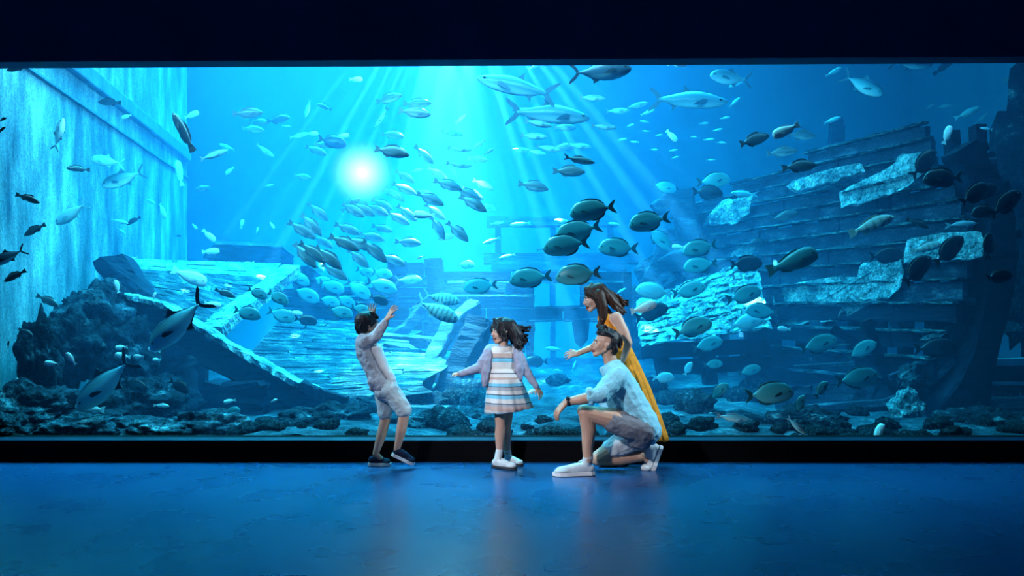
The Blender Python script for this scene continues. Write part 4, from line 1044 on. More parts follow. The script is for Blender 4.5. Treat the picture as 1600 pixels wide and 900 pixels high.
NEAR = {}
depth_rnd = random.Random(77)
for i, (c, px, py, L, hd, pitch, yaw) in enumerate(rows_):
    prof, real, noun, words_ = KIND[c]
    Y = fish_depth(c, px, py, L) - 0.10 * (i % 4)
    bend = (0.0, 0.16, -0.16)[i % 3] if prof in ('chub', 'fusilier', 'surgeon', 'jack') else 0.1
    d = fish_meshes(prof, bend)
    mk = MATOF.get(c, c)
    cyaw = math.cos(math.radians(yaw))
    size = L * Y / F / max(0.45, cyaw)
    key = (c, bend)
    if L < 17:
        names = ['body', 'tail_fin', 'dorsal_fin']
    else:
        names = ['body', 'tail_fin', 'dorsal_fin', 'anal_fin', 'pectoral_fin1', 'pectoral_fin-1', 'eye1', 'eye-1']
    if key not in NEAR:
        # materials live on object slots so that meshes are shared between kinds
        proto = {}
        for nm in ['body', 'tail_fin', 'dorsal_fin', 'anal_fin', 'pectoral_fin1', 'pectoral_fin-1', 'eye1', 'eye-1']:
            me = d[nm]
            clean = nm.rstrip('-1')
            o = bpy.data.objects.new(clean, me)
            if not clean.startswith('eye'):
                if not me.materials: me.materials.append(None)
                o.material_slots[0].link = 'OBJECT'
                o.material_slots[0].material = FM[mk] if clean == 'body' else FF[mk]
            proto[nm] = o
        NEAR[key] = proto
    root = bpy.data.objects.new(noun, None)
    COL.objects.link(root)
    root.empty_display_size = 0.05
    root.location = P(px, py, Y)
    base = 0 if hd == 'R' else math.pi
    side_yaw = math.radians(depth_rnd.uniform(-14, 14) + (yaw if hd == 'L' else -yaw))
    root.rotation_mode = 'QUATERNION'
    q = Quaternion((0, 0, 1), base + side_yaw) @ Quaternion((0, 1, 0), -math.radians(pitch))
    root.rotation_quaternion = q
    root.scale = (size, size, size)
    tag(root, fish_label(i), 'fish', {'ch': 'silver school fish', 'chd': 'dusky school fish', 'fu': 'white-bellied fish', 'su': 'olive surgeonfish', 'sud': 'dark surgeonfish', 'wh': 'small bright fish', 'pl': 'faint distant fish'}.get(c, 'large single fish'))
    for nm in names:
        o = NEAR[key][nm].copy()
        COL.objects.link(o)
        o.parent = root
# ------------------------------------------------------------------ people
def skin_mat(name, col):
    m = surf(name, [(0.3, tuple(c * 0.85 for c in col)), (0.7, col)], 9, 0.5, 0.05, 60, spec=0.35, bdist=0.004)
    b = m.node_tree.nodes['Principled BSDF']
    b.inputs['Subsurface Weight'].default_value = 0.08
    b.inputs['Subsurface Radius'].default_value = (0.02, 0.008, 0.005)
    return m


def cloth(name, col, dark=0.75, scale=6, bump=0.5, rough=0.85):
    return surf(name, [(0.3, tuple(c * dark for c in col)), (0.7, col)], scale, rough, bump, 26, spec=0.15, bdist=0.012)


m_skin_boy = skin_mat('boy_skin', (0.52, 0.30, 0.22))
m_skin_girl = skin_mat('girl_skin', (0.56, 0.33, 0.25))
m_skin_man = skin_mat('man_skin', (0.50, 0.29, 0.21))
m_skin_woman = skin_mat('woman_skin', (0.58, 0.36, 0.28))
m_hair_black = surf('black_hair', [(0.35, (0.006, 0.006, 0.009)), (0.7, (0.028, 0.026, 0.034))], 30, 0.5, 0.6, 60, stretch=(1, 1, 0.25), spec=0.25, bdist=0.006)
m_hair_brown = surf('dark_brown_hair', [(0.35, (0.012, 0.006, 0.005)), (0.7, (0.060, 0.026, 0.018))], 30, 0.5, 0.6, 60, stretch=(1, 1, 0.25), spec=0.25, bdist=0.006)
m_lip = plain('lips', (0.42, 0.12, 0.11), 0.4)
m_mouth = plain('mouth_inside', (0.05, 0.008, 0.01), 0.5)
m_teeth = plain('teeth', (0.85, 0.83, 0.8), 0.3)
m_eyewhite = plain('eye_white', (0.75, 0.75, 0.75), 0.3)
m_iris = plain('dark_iris', (0.01, 0.007, 0.006), 0.15)
m_shirt_boy = cloth('pale_grey_shirt_cloth', (0.42, 0.45, 0.52))
m_tee = cloth('white_tee_cloth', (0.75, 0.78, 0.82))
m_shorts_boy = cloth('pale_blue_grey_shorts_cloth', (0.45, 0.55, 0.60))
m_navy_canvas = cloth('navy_canvas', (0.012, 0.02, 0.05), 0.7, 20)
m_white_rubber = plain('white_rubber', (0.7, 0.72, 0.74), 0.6)
m_dark_rubber = plain('dark_rubber', (0.02, 0.025, 0.035), 0.7)
m_white_leather = cloth('white_shoe_leather', (0.62, 0.68, 0.72), 0.8, 14, 0.2, 0.5)
m_cardigan = cloth('lilac_grey_knit', (0.36, 0.38, 0.52), 0.7, 30, 0.6)
m_linen = cloth('light_blue_linen', (0.26, 0.60, 0.74), 0.78, 8, 0.6)
m_taupe = cloth('taupe_shorts_cloth', (0.20, 0.21, 0.25), 0.75)
m_taupe_lining = cloth('pale_shorts_cloth', (0.42, 0.46, 0.50), 0.75)
m_watch = plain('black_watch_strap', (0.008, 0.009, 0.012), 0.4)
m_watchface = plain('dark_watch_glass', (0.02, 0.03, 0.05), 0.1, 0.8)
m_orange = cloth('orange_dress_cloth', (0.85, 0.31, 0.03), 0.6, 22, 0.6)
m_button = plain('small_button', (0.2, 0.08, 0.03), 0.4)

# the girl's dress: woven bands, hung in the cloth's own coordinates
m_dress, nt, b, out = new_mat('striped_dress_cloth')
tc = N(nt, 'ShaderNodeTexCoord'); sx = N(nt, 'ShaderNodeSeparateXYZ'); nt.links.new(tc.outputs['Object'], sx.inputs[0])
nz = N(nt, 'ShaderNodeTexNoise'); nz.inputs['Scale'].default_value = 7
nt.links.new(tc.outputs['Object'], nz.inputs['Vector'])
ml = N(nt, 'ShaderNodeMath'); ml.operation = 'MULTIPLY_ADD'; ml.inputs[1].default_value = 0.012
nt.links.new(nz.outputs['Fac'], ml.inputs[0]); nt.links.new(sx.outputs['Z'], ml.inputs[2])
mr = N(nt, 'ShaderNodeMapRange'); mr.inputs['From Min'].default_value = -0.02; mr.inputs['From Max'].default_value = 0.55
nt.links.new(ml.outputs[0], mr.inputs['Value'])
r = N(nt, 'ShaderNodeValToRGB'); r.color_ramp.interpolation = 'CONSTANT'
BL_, CR_, PK_, NV_, GR_ = (0.16, 0.52, 0.72), (0.66, 0.66, 0.66), (0.50, 0.36, 0.33), (0.03, 0.05, 0.10), (0.34, 0.38, 0.44)
bands = [(0.0, BL_), (0.045, CR_), (0.075, PK_), (0.14, GR_), (0.165, NV_), (0.178, CR_), (0.235, BL_), (0.285, NV_), (0.295, CR_), (0.34, GR_), (0.39, NV_), (0.402, BL_), (0.44, CR_), (0.49, PK_), (0.52, CR_), (0.57, NV_), (0.58, CR_), (0.66, CR_), (0.72, BL_), (0.775, NV_), (0.785, PK_), (0.84, CR_), (0.93, GR_), (0.96, CR_)]
e = r.color_ramp.elements
e[0].position, e[0].color = bands[0][0], (*bands[0][1], 1)
e[1].position, e[1].color = bands[1][0], (*bands[1][1], 1)
for p_, c_ in bands[2:]:
    k = e.new(p_); k.color = (*c_, 1)
nt.links.new(mr.outputs[0], r.inputs[0]); nt.links.new(r.outputs[0], b.inputs['Base Color'])
b.inputs['Roughness'].default_value = 0.85


class Blob:
    """Overlapping rounded solids that a voxel remesh fuses into one continuous surface."""
    def __init__(self): self.v, self.f = [], []

    def add(self, vs, fs):
        n = len(self.v)
        self.v += vs
        self.f += [tuple(n + i for i in f) for f in fs]

    def cap(self, p0, p1, r0, r1, flat=1.0, fdir=None):
        """Tapered limb from p0 to p1. flat scales the radius along fdir."""
        p0, p1 = Vector(p0), Vector(p1)
        d = p1 - p0
        L = d.length
        if L < 1e-6: return
        d /= L
        a = (Vector(fdir) - d * Vector(fdir).dot(d)) if fdir is not None else d.orthogonal()
        if a.length < 1e-4: a = d.orthogonal()
        a.normalize()
        c = d.cross(a).normalized()
        K, H = 14, 4
        rings = []
        for i in range(H + 1):
            t = math.pi / 2 * (1 - i / H)
            rings.append((p0 - d * r0 * math.sin(t), r0 * math.cos(t)))
        for i in range(H + 1):
            t = math.pi / 2 * i / H
            rings.append((p1 + d * r1 * math.sin(t), r1 * math.cos(t)))
        vs, fs = [], []
        for c0, r in rings:
            r = max(r, 1e-4)
            for k in range(K):
                th = 2 * math.pi * k / K
                vs.append(c0 + a * (r * flat * math.cos(th)) + c * (r * math.sin(th)))
        for i in range(len(rings) - 1):
            for k in range(K):
                fs.append((i * K + k, i * K + (k + 1) % K, (i + 1) * K + (k + 1) % K, (i + 1) * K + k))
        fs.append(tuple(range(K))[::-1]); fs.append(tuple((len(rings) - 1) * K + k for k in range(K)))
        self.add(vs, fs)

    def chain(self, pts, radii, flat=1.0, fdir=None):
        for i in range(len(pts) - 1):
            self.cap(pts[i], pts[i + 1], radii[i], radii[i + 1], flat, fdir)

    def ell(self, c, ax, ay, az, rx, ry, rz):
        c = Vector(c)
        K, H = 16, 10
        vs, fs = [], []
        for i in range(H + 1):
            t = math.pi * (i + 0.001) / (H + 0.002)
            for k in range(K):
                th = 2 * math.pi * k / K
                vs.append(c + ax * (rx * math.sin(t) * math.cos(th)) + ay * (ry * math.sin(t) * math.sin(th)) + az * (rz * math.cos(t)))
        for i in range(H):
            for k in range(K):
                fs.append((i * K + k, (i + 1) * K + k, (i + 1) * K + (k + 1) % K, i * K + (k + 1) % K))
        fs.append(tuple(range(K))); fs.append(tuple(H * K + k for k in range(K))[::-1])
        self.add(vs, fs)

    def build(self, name, mat, parent, voxel=0.006, smooth=4, wrinkle=0.0, wsize=0.06):
        me = fix_normals(mesh(name, self.v, self.f))
        o = link(name, me, parent, mat)
        if voxel:
            m = o.modifiers.new('remesh', 'REMESH'); m.mode = 'VOXEL'; m.voxel_size = voxel; m.use_smooth_shade = True
        if smooth:
            s = o.modifiers.new('smooth', 'SMOOTH'); s.factor = 0.5; s.iterations = smooth
        if wrinkle:
            t = bpy.data.textures.new(name, 'CLOUDS'); t.noise_scale = wsize; t.noise_depth = 2
            dm = o.modifiers.new('wrinkle', 'DISPLACE'); dm.texture = t; dm.strength = wrinkle; dm.mid_level = 0.5
            dm.texture_coords = 'LOCAL'
        return o


def plane_frame(f, up=Vector((0, 0, 1))):
    f = Vector(f).normalized()
    s = up.cross(f).normalized()          # the figure's left
    u = f.cross(s).normalized()
    return f, s, u


def head(B, c, f, h, neck, neck_r, up=Vector((0, 0, 1)), female=False, child=False):
    """Adds skull, jaw, nose, ears and neck to blob B. Returns a function from head coordinates to world."""
    f, s, u = plane_frame(f, up)
    c = Vector(c)
    W = lambda x, y, z: c + f * (x * h) + s * (y * h) + u * (z * h)
    E = lambda x, y, z, rx, ry, rz: B.ell(W(x, y, z), f, s, u, rx * h, ry * h, rz * h)
    E(-0.07, 0, 0.13, 0.41, 0.335, 0.36)
    E(0.10, 0, -0.07, 0.27, 0.27, 0.34)
    for y in (0.14, -0.14):
        E(0.21, y, -0.10, 0.13, 0.12, 0.14)
        B.cap(W(-0.02, y * 1.5, -0.18), W(0.24, y * 0.4, -0.40), 0.09 * h, 0.075 * h)
        E(-0.03, y * 2.35, -0.03, 0.065, 0.03, 0.105)
        E(-0.05, y * 2.5, 0.0, 0.05, 0.022, 0.06)
    E(0.24, 0, -0.40, 0.11, 0.12, 0.09)
    B.cap(W(0.335, 0.12, 0.075), W(0.335, -0.12, 0.075), 0.045 * h, 0.045 * h)
    B.cap(W(0.36, 0, 0.04), W(0.43, 0, -0.11), 0.032 * h, 0.050 * h)
    for y in (0.045, -0.045):
        E(0.395, y, -0.125, 0.045, 0.035, 0.03)
    E(0.335, 0, -0.205, 0.06, 0.10, 0.035)
    E(0.315, 0, -0.345, 0.055, 0.09, 0.03)
    B.cap(W(-0.13, 0, -0.18), neck, neck_r * 0.95, neck_r)
    return W, (f, s, u)


def face(W, fr, h, parent, open_=1.0, browcol=None):
    f, s, u = fr
    for y in (0.135, -0.135):
        b = Blob(); b.ell(W(0.322, y, 0.005), f, s, u, 0.05 * h, 0.062 * h, 0.032 * h)
        e = b.build('eye', m_eyewhite, parent, 0, 0)
        b = Blob(); b.ell(W(0.352, y, 0.003), f, s, u, 0.026 * h, 0.032 * h, 0.030 * h)
        b.build('iris', m_iris, e, 0, 0)
        b = Blob(); b.chain([W(0.372, y * 0.45, 0.085), W(0.378, y, 0.115), W(0.33, y * 1.55, 0.09)], [0.014 * h, 0.018 * h, 0.010 * h])
        b.build('eyebrow', browcol or m_hair_black, parent, 0, 0)
    b = Blob(); b.ell(W(0.335, 0, -0.275), f, s, u, 0.062 * h, 0.085 * h, 0.062 * h * open_)
    mo = b.build('mouth', m_mouth, parent, 0, 0)
    b = Blob(); b.ell(W(0.372, 0, -0.275 + 0.042 * open_), f, s, u, 0.026 * h, 0.066 * h, 0.018 * h)
    b.build('teeth', m_teeth, mo, 0, 0)
    b = Blob()
    b.chain([W(0.345, 0.095, -0.265), W(0.40, 0.04, -0.275 + 0.068 * open_), W(0.40, -0.04, -0.275 + 0.068 * open_), W(0.345, -0.095, -0.265)], [0.012 * h, 0.018 * h, 0.018 * h, 0.012 * h])
    b.chain([W(0.345, 0.095, -0.265), W(0.385, 0.04, -0.275 - 0.070 * open_), W(0.385, -0.04, -0.275 - 0.070 * open_), W(0.345, -0.095, -0.265)], [0.012 * h, 0.02 * h, 0.02 * h, 0.012 * h])
    b.build('lips', m_lip, parent, 0, 0)


def hand(B, w, d, n, L, curl=0.35, spread=0.25, thumb=1, wr=0.022):
    """Palm, four jointed fingers and a thumb. d: finger direction, n: back of the hand, thumb: +1/-1 side."""
    d = Vector(d).normalized(); n = Vector(n); n = (n - d * n.dot(d)).normalized()
    s = d.cross(n).normalized() * thumb
    w = Vector(w)
    k = w + d * (0.46 * L)
    for off in (-0.17, -0.06, 0.06, 0.17):
        B.cap(w + s * (off * 0.5 * L), k + s * (off * L), wr * 0.72, 0.062 * L, 1.0)
    for off, ln, sp in ((0.19, 0.43, 0.8), (0.065, 0.48, 0.25), (-0.065, 0.45, -0.3), (-0.19, 0.36, -0.9)):
        a = (d + s * (spread * sp)).normalized()
        p = k + s * (off * L)
        ang = curl
        q = p + (a * math.cos(ang * 0.5) - n * math.sin(ang * 0.5)) * (ln * L * 0.45)
        r = q + (a * math.cos(ang * 1.3) - n * math.sin(ang * 1.3)) * (ln * L * 0.32)
        t = r + (a * math.cos(ang * 1.9) - n * math.sin(ang * 1.9)) * (ln * L * 0.23)
        B.chain([p, q, r, t], [0.050 * L, 0.046 * L, 0.042 * L, 0.036 * L])
    p = w + s * (0.14 * L) + d * (0.12 * L)
    q = p + (s * 0.75 + d * 0.65 - n * 0.2).normalized() * (0.24 * L)
    r = q + (s * 0.35 + d * 0.9 - n * 0.25).normalized() * (0.20 * L)
    B.chain([p, q, r], [0.07 * L, 0.055 * L, 0.042 * L])


def shoe(parent, heel, toe, up, width, height, upper, sole_mat, ankle=None, sole_h=0.025, laces=None, name='shoe'):
    """heel and toe lie on the underside of the sole."""
    heel, toe = Vector(heel), Vector(toe)
    f = (toe - heel); L = f.length; f.normalize()
    up = Vector(up); up = (up - f * up.dot(f)).normalized()
    s = up.cross(f)
    W = lambda x, y, z: heel + f * (x * L) + s * (y * width) + up * z
    out_ = [(0.0, 0.0), (0.02, 0.24), (0.10, 0.36), (0.30, 0.35), (0.48, 0.38), (0.68, 0.48), (0.84, 0.44), (0.95, 0.28), (1.0, 0.0)]
    ol = out_ + [(x, -y) for x, y in out_[1:-1][::-1]]
    n = len(ol)
    vs = [W(x, y, 0) for x, y in ol] + [W(x, y * 0.98, sole_h) for x, y in ol]
    so = link('sole', fix_normals(mesh('sole', vs, [tuple(range(n)), tuple(range(2 * n - 1, n - 1, -1))] + [(i, n + i, n + (i + 1) % n, (i + 1) % n) for i in range(n)])), None, sole_mat)
    B = Blob()
    hh = height
    B.ell(W(0.15, 0, sole_h + hh * 0.30), f, s, up, 0.15 * L, 0.33 * width, hh * 0.45)
    B.chain([W(0.18, 0, sole_h + hh * 0.45), W(0.45, 0, sole_h + hh * 0.34), W(0.68, 0, sole_h + hh * 0.18), W(0.84, 0, sole_h + hh * 0.13)], [0.34 * width, 0.36 * width, 0.32 * width, 0.28 * width])
    B.ell(W(0.76, 0, sole_h + hh * 0.12), f, s, up, 0.20 * L, 0.44 * width, hh * 0.26)
    B.ell(W(0.45, 0, sole_h + hh * 0.12), f, s, up, 0.42 * L, 0.34 * width, hh * 0.28)
    if ankle is not None:
        a = Vector(ankle)
        B.cap(W(0.22, 0, sole_h + hh * 0.6), a, 0.34 * width, 0.36 * width)
    sh = B.build(name, upper, parent, 0.005, 4)
    so.parent = sh
    if laces is not None:
        b = Blob()
        for i in range(4):
            x = 0.36 + 0.075 * i
            z = sole_h + hh * (0.78 - 0.16 * i)
            b.cap(W(x, -0.24, z - 0.006), W(x + 0.03, 0.24, z - 0.002), 0.0035, 0.0035)
        b.chain([W(0.34, 0.0, sole_h + hh * 0.9), W(0.30, -0.25, sole_h + hh * 1.02), W(0.38, -0.3, sole_h + hh * 0.8)], [0.0035] * 3)
        b.build('laces', laces, sh, 0, 0)
    return sh


def hair_cap(B, W, fr, h, grow=0.06, back=0.0):
    f, s, u = fr
    B.ell(W(-0.10 - back, 0, 0.17), f, s, u, (0.40 + grow) * h, (0.335 + grow) * h, (0.34 + grow) * h)
    B.ell(W(-0.20 - back, 0, 0.0), f, s, u, (0.28 + grow) * h, (0.30 + grow * 0.8) * h, 0.34 * h)


def locks(B, W, h, items, r0, seed, jit=0.03):
    rnd = random.Random(seed)
    for pts, n in items:
        for i in range(n):
            j = [(rnd.uniform(-jit, jit), rnd.uniform(-jit, jit), rnd.uniform(-jit, jit)) for _ in pts]
            pp = [W(p[0] + a[0] * (0.5 + q), p[1] + a[1] * (0.5 + q), p[2] + a[2] * (0.5 + q)) for q, (p, a) in enumerate(zip(pts, j))]
            B.chain(pp, [r0 * h * (1 - 0.75 * q / (len(pts) - 1)) for q in range(len(pts))])


def skirt(name, parent, mat, rings, folds, amp, seed, K=72):
    """Hanging cloth tube: rings = [(centre, half x, half y, tilt vector)], folds deepen to the hem."""
    rnd = random.Random(seed)
    ph = [rnd.uniform(0, 6.28) for _ in range(4)]
    vs, fs = [], []
    n = len(rings)
    sub = []
    for i in range(n - 1):
        for j in range(4):
            t = j / 4
            a, b2 = rings[i], rings[i + 1]
            sub.append((Vector(a[0]).lerp(Vector(b2[0]), t), a[1] + (b2[1] - a[1]) * t, a[2] + (b2[2] - a[2]) * t, a[3] + (b2[3] - a[3]) * t))
    sub.append((Vector(rings[-1][0]), *rings[-1][1:]))
    m = len(sub)
    for i, (c, rx, ry, tl) in enumerate(sub):
        t = i / (m - 1)
        for k in range(K):
            th = 2 * math.pi * k / K
            q = 1 + amp * t * (0.6 * math.sin(folds * th + ph[0]) + 0.4 * math.sin((folds * 2 + 1) * th + ph[1] + t))
            vs.append((c.x + rx * q * math.cos(th), c.y + ry * q * math.sin(th), c.z + tl * math.cos(th) + 0.004 * math.sin(folds * th + ph[2]) * t))
    for i in range(m - 1):
        for k in range(K):
            fs.append((i * K + k, i * K + (k + 1) % K, (i + 1) * K + (k + 1) % K, (i + 1) * K + k))
    me = mesh(name, vs, fs, True)
    o = link(name, me, parent, mat)
    so = o.modifiers.new('cloth_thickness', 'SOLIDIFY'); so.thickness = 0.006; so.offset = 0
    return o


# ---------------- the boy ----------------
Yb = 6.44
J = lambda px, py, d=0.0: P(px, py, Yb + d)
boy = empty('person', (J(605, 700).x, Yb, 0), 'dark-haired boy in pale shirt and shorts leaning back with both arms raised', 'person', 'family by the aquarium')
DY = (0, 1, 0)
B = Blob()
W, fr = head(B, J(575, 507), (0.92, 0.42, 0.12), 0.185, J(573, 530), 0.034)
B.chain([J(573, 532), J(575, 548), J(586, 572), J(600, 600)], [0.06, 0.072, 0.065, 0.07], 1.5, DY)
B.chain([J(570, 535, -0.09), J(589, 523, -0.12), J(604, 499, -0.10)], [0.038, 0.030, 0.020])
hand(B, J(605, 498, -0.10), (0.50, -0.1, 0.86), (-0.7, -0.6, 0.4), 0.135, 0.25, 0.45, 1, 0.019)
B.chain([J(577, 533, 0.09), J(592, 518, 0.13), J(583, 496, 0.14)], [0.038, 0.030, 0.020])
hand(B, J(583, 496, 0.14), (-0.12, 0.0, 0.98), (-0.3, -0.9, 0.1), 0.125, 0.2, 0.35, -1, 0.019)
B.chain([J(606, 606, -0.06), J(632, 645, -0.07), J(627, 672, -0.07), J(620, 703, -0.06)], [0.068, 0.043, 0.040, 0.024])
B.chain([J(600, 606, 0.05), J(603, 652, 0.05), J(596, 680, 0.05), J(587, 709, 0.05)], [0.066, 0.042, 0.040, 0.024])
B.chain([J(620, 703, -0.06), J(626, 712, -0.06)], [0.024, 0.022]); B.chain([J(587, 709, 0.05), J(595, 717, 0.05)], [0.024, 0.02])
B.build('body', m_skin_boy, boy, 0.004, 3)
face(W, fr, 0.185, boy, 0.8)
B = Blob(); hair_cap(B, W, fr, 0.185, 0.075)
locks(B, W, 0.185, [([(0.05, 0.1, 0.50), (0.25, 0.15, 0.42), (0.40, 0.16, 0.22)], 14), ([(0.05, -0.1, 0.50), (0.25, -0.15, 0.42), (0.40, -0.14, 0.22)], 14), ([(-0.1, 0.33, 0.3), (-0.05, 0.38, 0.12), (0.0, 0.37, 0.02)], 12),
                        ([(-0.1, -0.33, 0.3), (-0.05, -0.38, 0.12), (0.02, -0.37, 0.02)], 12), ([(-0.45, 0, 0.2), (-0.50, 0.05, -0.05), (-0.40, 0.05, -0.28)], 22), ([(-0.3, -0.25, 0.2), (-0.38, -0.28, -0.05), (-0.3, -0.24, -0.25)], 14), ([(-0.3, 0.25, 0.2), (-0.38, 0.28, -0.05), (-0.3, 0.24, -0.25)], 14)], 0.05, 3, 0.05)
B.build('hair', m_hair_black, boy, 0.0045, 1)
B = Blob()
B.chain([J(571, 535), J(574, 550), J(586, 574), J(598, 598)], [0.080, 0.088, 0.086, 0.094], 1.42, DY)
B.cap(J(572, 531, -0.07), J(575, 530, 0.07), 0.045, 0.045)
B.chain([J(569, 536, -0.09), J(588, 525, -0.115), J(601, 504, -0.105)], [0.055, 0.044, 0.031])
B.chain([J(576, 534, 0.09), J(591, 520, 0.13), J(585, 502, 0.14)], [0.053, 0.042, 0.031])
B.cap(J(585, 594, -0.06), J(583, 606, -0.03), 0.05, 0.028, 1.5, DY)
sh = B.build('shirt', m_shirt_boy, boy, 0.006, 4, 0.022, 0.05)
B = Blob(); B.chain([J(588, 545, -0.045), J(600, 572, -0.055), J(612, 592, -0.05)], [0.045, 0.038, 0.034], 1.6, DY)
B.build('open_front', m_tee, boy, 0.006, 3, 0.008, 0.05)
B = Blob(); B.chain([J(567, 526, 0.0), J(581, 528, 0.02)], [0.040, 0.034], 1.2, DY); B.build('collar', m_shirt_boy, sh, 0.005, 2)
B = Blob()
B.chain([J(597, 598), J(602, 610)], [0.088, 0.090], 1.35, DY)
B.chain([J(606, 606, -0.055), J(621, 626, -0.065), J(631, 641, -0.07)], [0.082, 0.070, 0.062])
B.chain([J(600, 606, 0.05), J(601, 630, 0.05), J(602, 647, 0.05)], [0.080, 0.068, 0.058])
B.build('shorts', m_shorts_boy, boy, 0.006, 4, 0.020, 0.06)
B = Blob()
B.chain([J(613, 598, -0.10), J(617, 608, -0.11)], [0.007, 0.004]); B.chain([J(613, 598, -0.10), J(610, 608, -0.115)], [0.007, 0.004])
B.build('drawstring', m_tee, boy, 0, 0)
shoe(boy, J(611, 711, -0.06), J(647, 727.5, -0.06), (0.3, 0, 1), 0.088, 0.060, m_navy_canvas, m_white_rubber, None, 0.022)
fl = lambda px, Y: Vector(((px - CX) * Y / F, Y, 0.004))
shoe(boy, fl(575, Yb + 0.06), fl(612, Yb + 0.06), (0, 0, 1), 0.085, 0.055, m_navy_canvas, m_white_rubber, None, 0.022)

# ---------------- the girl ----------------
Yg = 6.46
J = lambda px, py, d=0.0: P(px, py, Yg + d)
girl = empty('person', (J(786, 700).x, Yg, 0), 'laughing girl in striped dress and lilac cardigan with arms spread', 'person', 'family by the aquarium')
B = Blob()
W, fr = head(B, J(785, 518), (-0.93, -0.36, -0.02), 0.195, J(785, 543), 0.034)
B.chain([J(785, 550), J(785, 562), J(786, 580), J(788, 598)], [0.055, 0.065, 0.060, 0.075], 1.45, (1, 0, 0))
B.chain([J(764, 551), J(750, 573, -0.03), J(738, 578, -0.05), J(716, 584, -0.07)], [0.036, 0.029, 0.026, 0.018])
hand(B, J(717, 584, -0.07), (-0.98, -0.1, -0.05), (0.0, -0.4, 1), 0.085, 1.25, 0.1, -1, 0.018)
B.chain([J(807, 551), J(822, 577), J(839, 606, -0.02)], [0.036, 0.029, 0.018])
hand(B, J(838, 605, -0.02), (0.55, 0, -0.85), (0.6, -0.7, 0.4), 0.115, 0.5, 0.3, 1, 0.017)
B.chain([J(782, 630, -0.03), J(782, 665, -0.04), J(781, 680, -0.03), J(781, 706, -0.03)], [0.058, 0.040, 0.041, 0.027])
B.chain([J(793, 630, 0.04), J(791, 666, 0.03), J(791, 680, 0.05), J(793, 706, 0.06)], [0.058, 0.039, 0.038, 0.026])
B.chain([J(788, 598), J(788, 632)], [0.07, 0.075], 1.4, (1, 0, 0))
B.build('body', m_skin_girl, girl, 0.004, 3)
face(W, fr, 0.195, girl, 1.0)
B = Blob(); hair_cap(B, W, fr, 0.195, 0.06)
B.chain([W(-0.25, 0.08, 0.2), W(-0.50, 0.2, -0.15), W(-0.62, 0.2, -0.5)], [0.065, 0.055, 0.03])
locks(B, W, 0.195, [([(0.0, 0.0, 0.52), (0.22, -0.14, 0.44), (0.26, -0.30, 0.15), (0.10, -0.38, -0.3)], 12), ([(0.0, 0.0, 0.52), (0.25, 0.14, 0.44), (0.24, 0.32, 0.15), (0.08, 0.38, -0.3)], 18),
                        ([(-0.2, 0.3, 0.3), (-0.35, 0.42, -0.1), (-0.45, 0.42, -0.5), (-0.55, 0.35, -0.66)], 34), ([(-0.4, 0.1, 0.3), (-0.62, 0.2, 0.0), (-0.75, 0.2, -0.4), (-0.8, 0.1, -0.6)], 34),
                        ([(-0.45, 0.0, 0.25), (-0.75, 0.1, 0.12), (-1.0, 0.1, 0.08), (-1.15, 0.1, 0.14)], 16), ([(-0.4, 0.0, 0.1), (-0.75, 0.1, -0.1), (-0.95, 0.1, -0.28), (-1.0, 0.0, -0.42)], 22), ([(-0.3, -0.25, 0.2), (-0.45, -0.3, -0.2), (-0.6, -0.25, -0.6)], 20)], 0.05, 5, 0.06)
B.build('hair', m_hair_black, girl, 0.0045, 1)
# dress: bodice and gathered skirt
hemz = J(0, 643).z
B = Blob()
B.chain([J(785, 551), J(785, 562), J(786, 578)], [0.066, 0.074, 0.072], 1.5, (1, 0, 0))
B.cap(J(768, 551), J(803, 551), 0.040, 0.040)
me_off = J(786, 643)


def rebase(o, origin):
    """Move an object's own origin so cloth bands are measured from the hem."""
    for v in o.data.vertices: v.co -= origin
    o.location = origin
    return o


rebase(B.build('bodice', m_dress, girl, 0.006, 4, 0.008, 0.05), me_off)
rebase(skirt('skirt', girl, m_dress, [(J(786, 576), 0.108, 0.085, 0), (J(788, 592), 0.128, 0.105, 0.0), (J(791, 615), 0.155, 0.130, 0.010), (J(794, 641.5), 0.182, 0.150, 0.022)], 9, 0.075, 4), me_off)
B = Blob()
B.cap(J(763, 551), J(766, 556), 0.046, 0.048); B.cap(J(807, 551), J(805, 556), 0.046, 0.048)
B.chain([J(764, 552), J(751, 574, -0.03), J(738, 578.5, -0.05), J(719, 584, -0.07)], [0.050, 0.043, 0.036, 0.026])
B.chain([J(807, 552), J(821, 577), J(837, 603, -0.02)], [0.048, 0.038, 0.026])
B.cap(J(766, 548, 0.05), J(806, 548, 0.05), 0.052, 0.052)
B.chain([J(764, 556, 0.0), J(759, 580, -0.04), J(757, 601, -0.05)], [0.046, 0.038, 0.024], 1.3, DY)
B.chain([J(808, 556, 0.0), J(811, 575, -0.03), J(812, 592, -0.03)], [0.042, 0.036, 0.024], 1.3, DY)
B.chain([J(785, 560, 0.08), J(785, 590, 0.09)], [0.05, 0.05], 2.2, (1, 0, 0))
B.build('cardigan', m_cardigan, girl, 0.006, 4, 0.014, 0.05)
shoe(girl, fl(769, Yg - 0.02), fl(808, Yg - 0.13), (0, 0, 1), 0.085, 0.070, m_white_leather, m_dark_rubber, J(781, 703, -0.03), 0.016, m_tee)
shoe(girl, fl(788, Yg + 0.10), fl(818, Yg + 0.02), (0, 0, 1), 0.080, 0.065, m_white_leather, m_dark_rubber, J(793, 704, 0.06), 0.016)

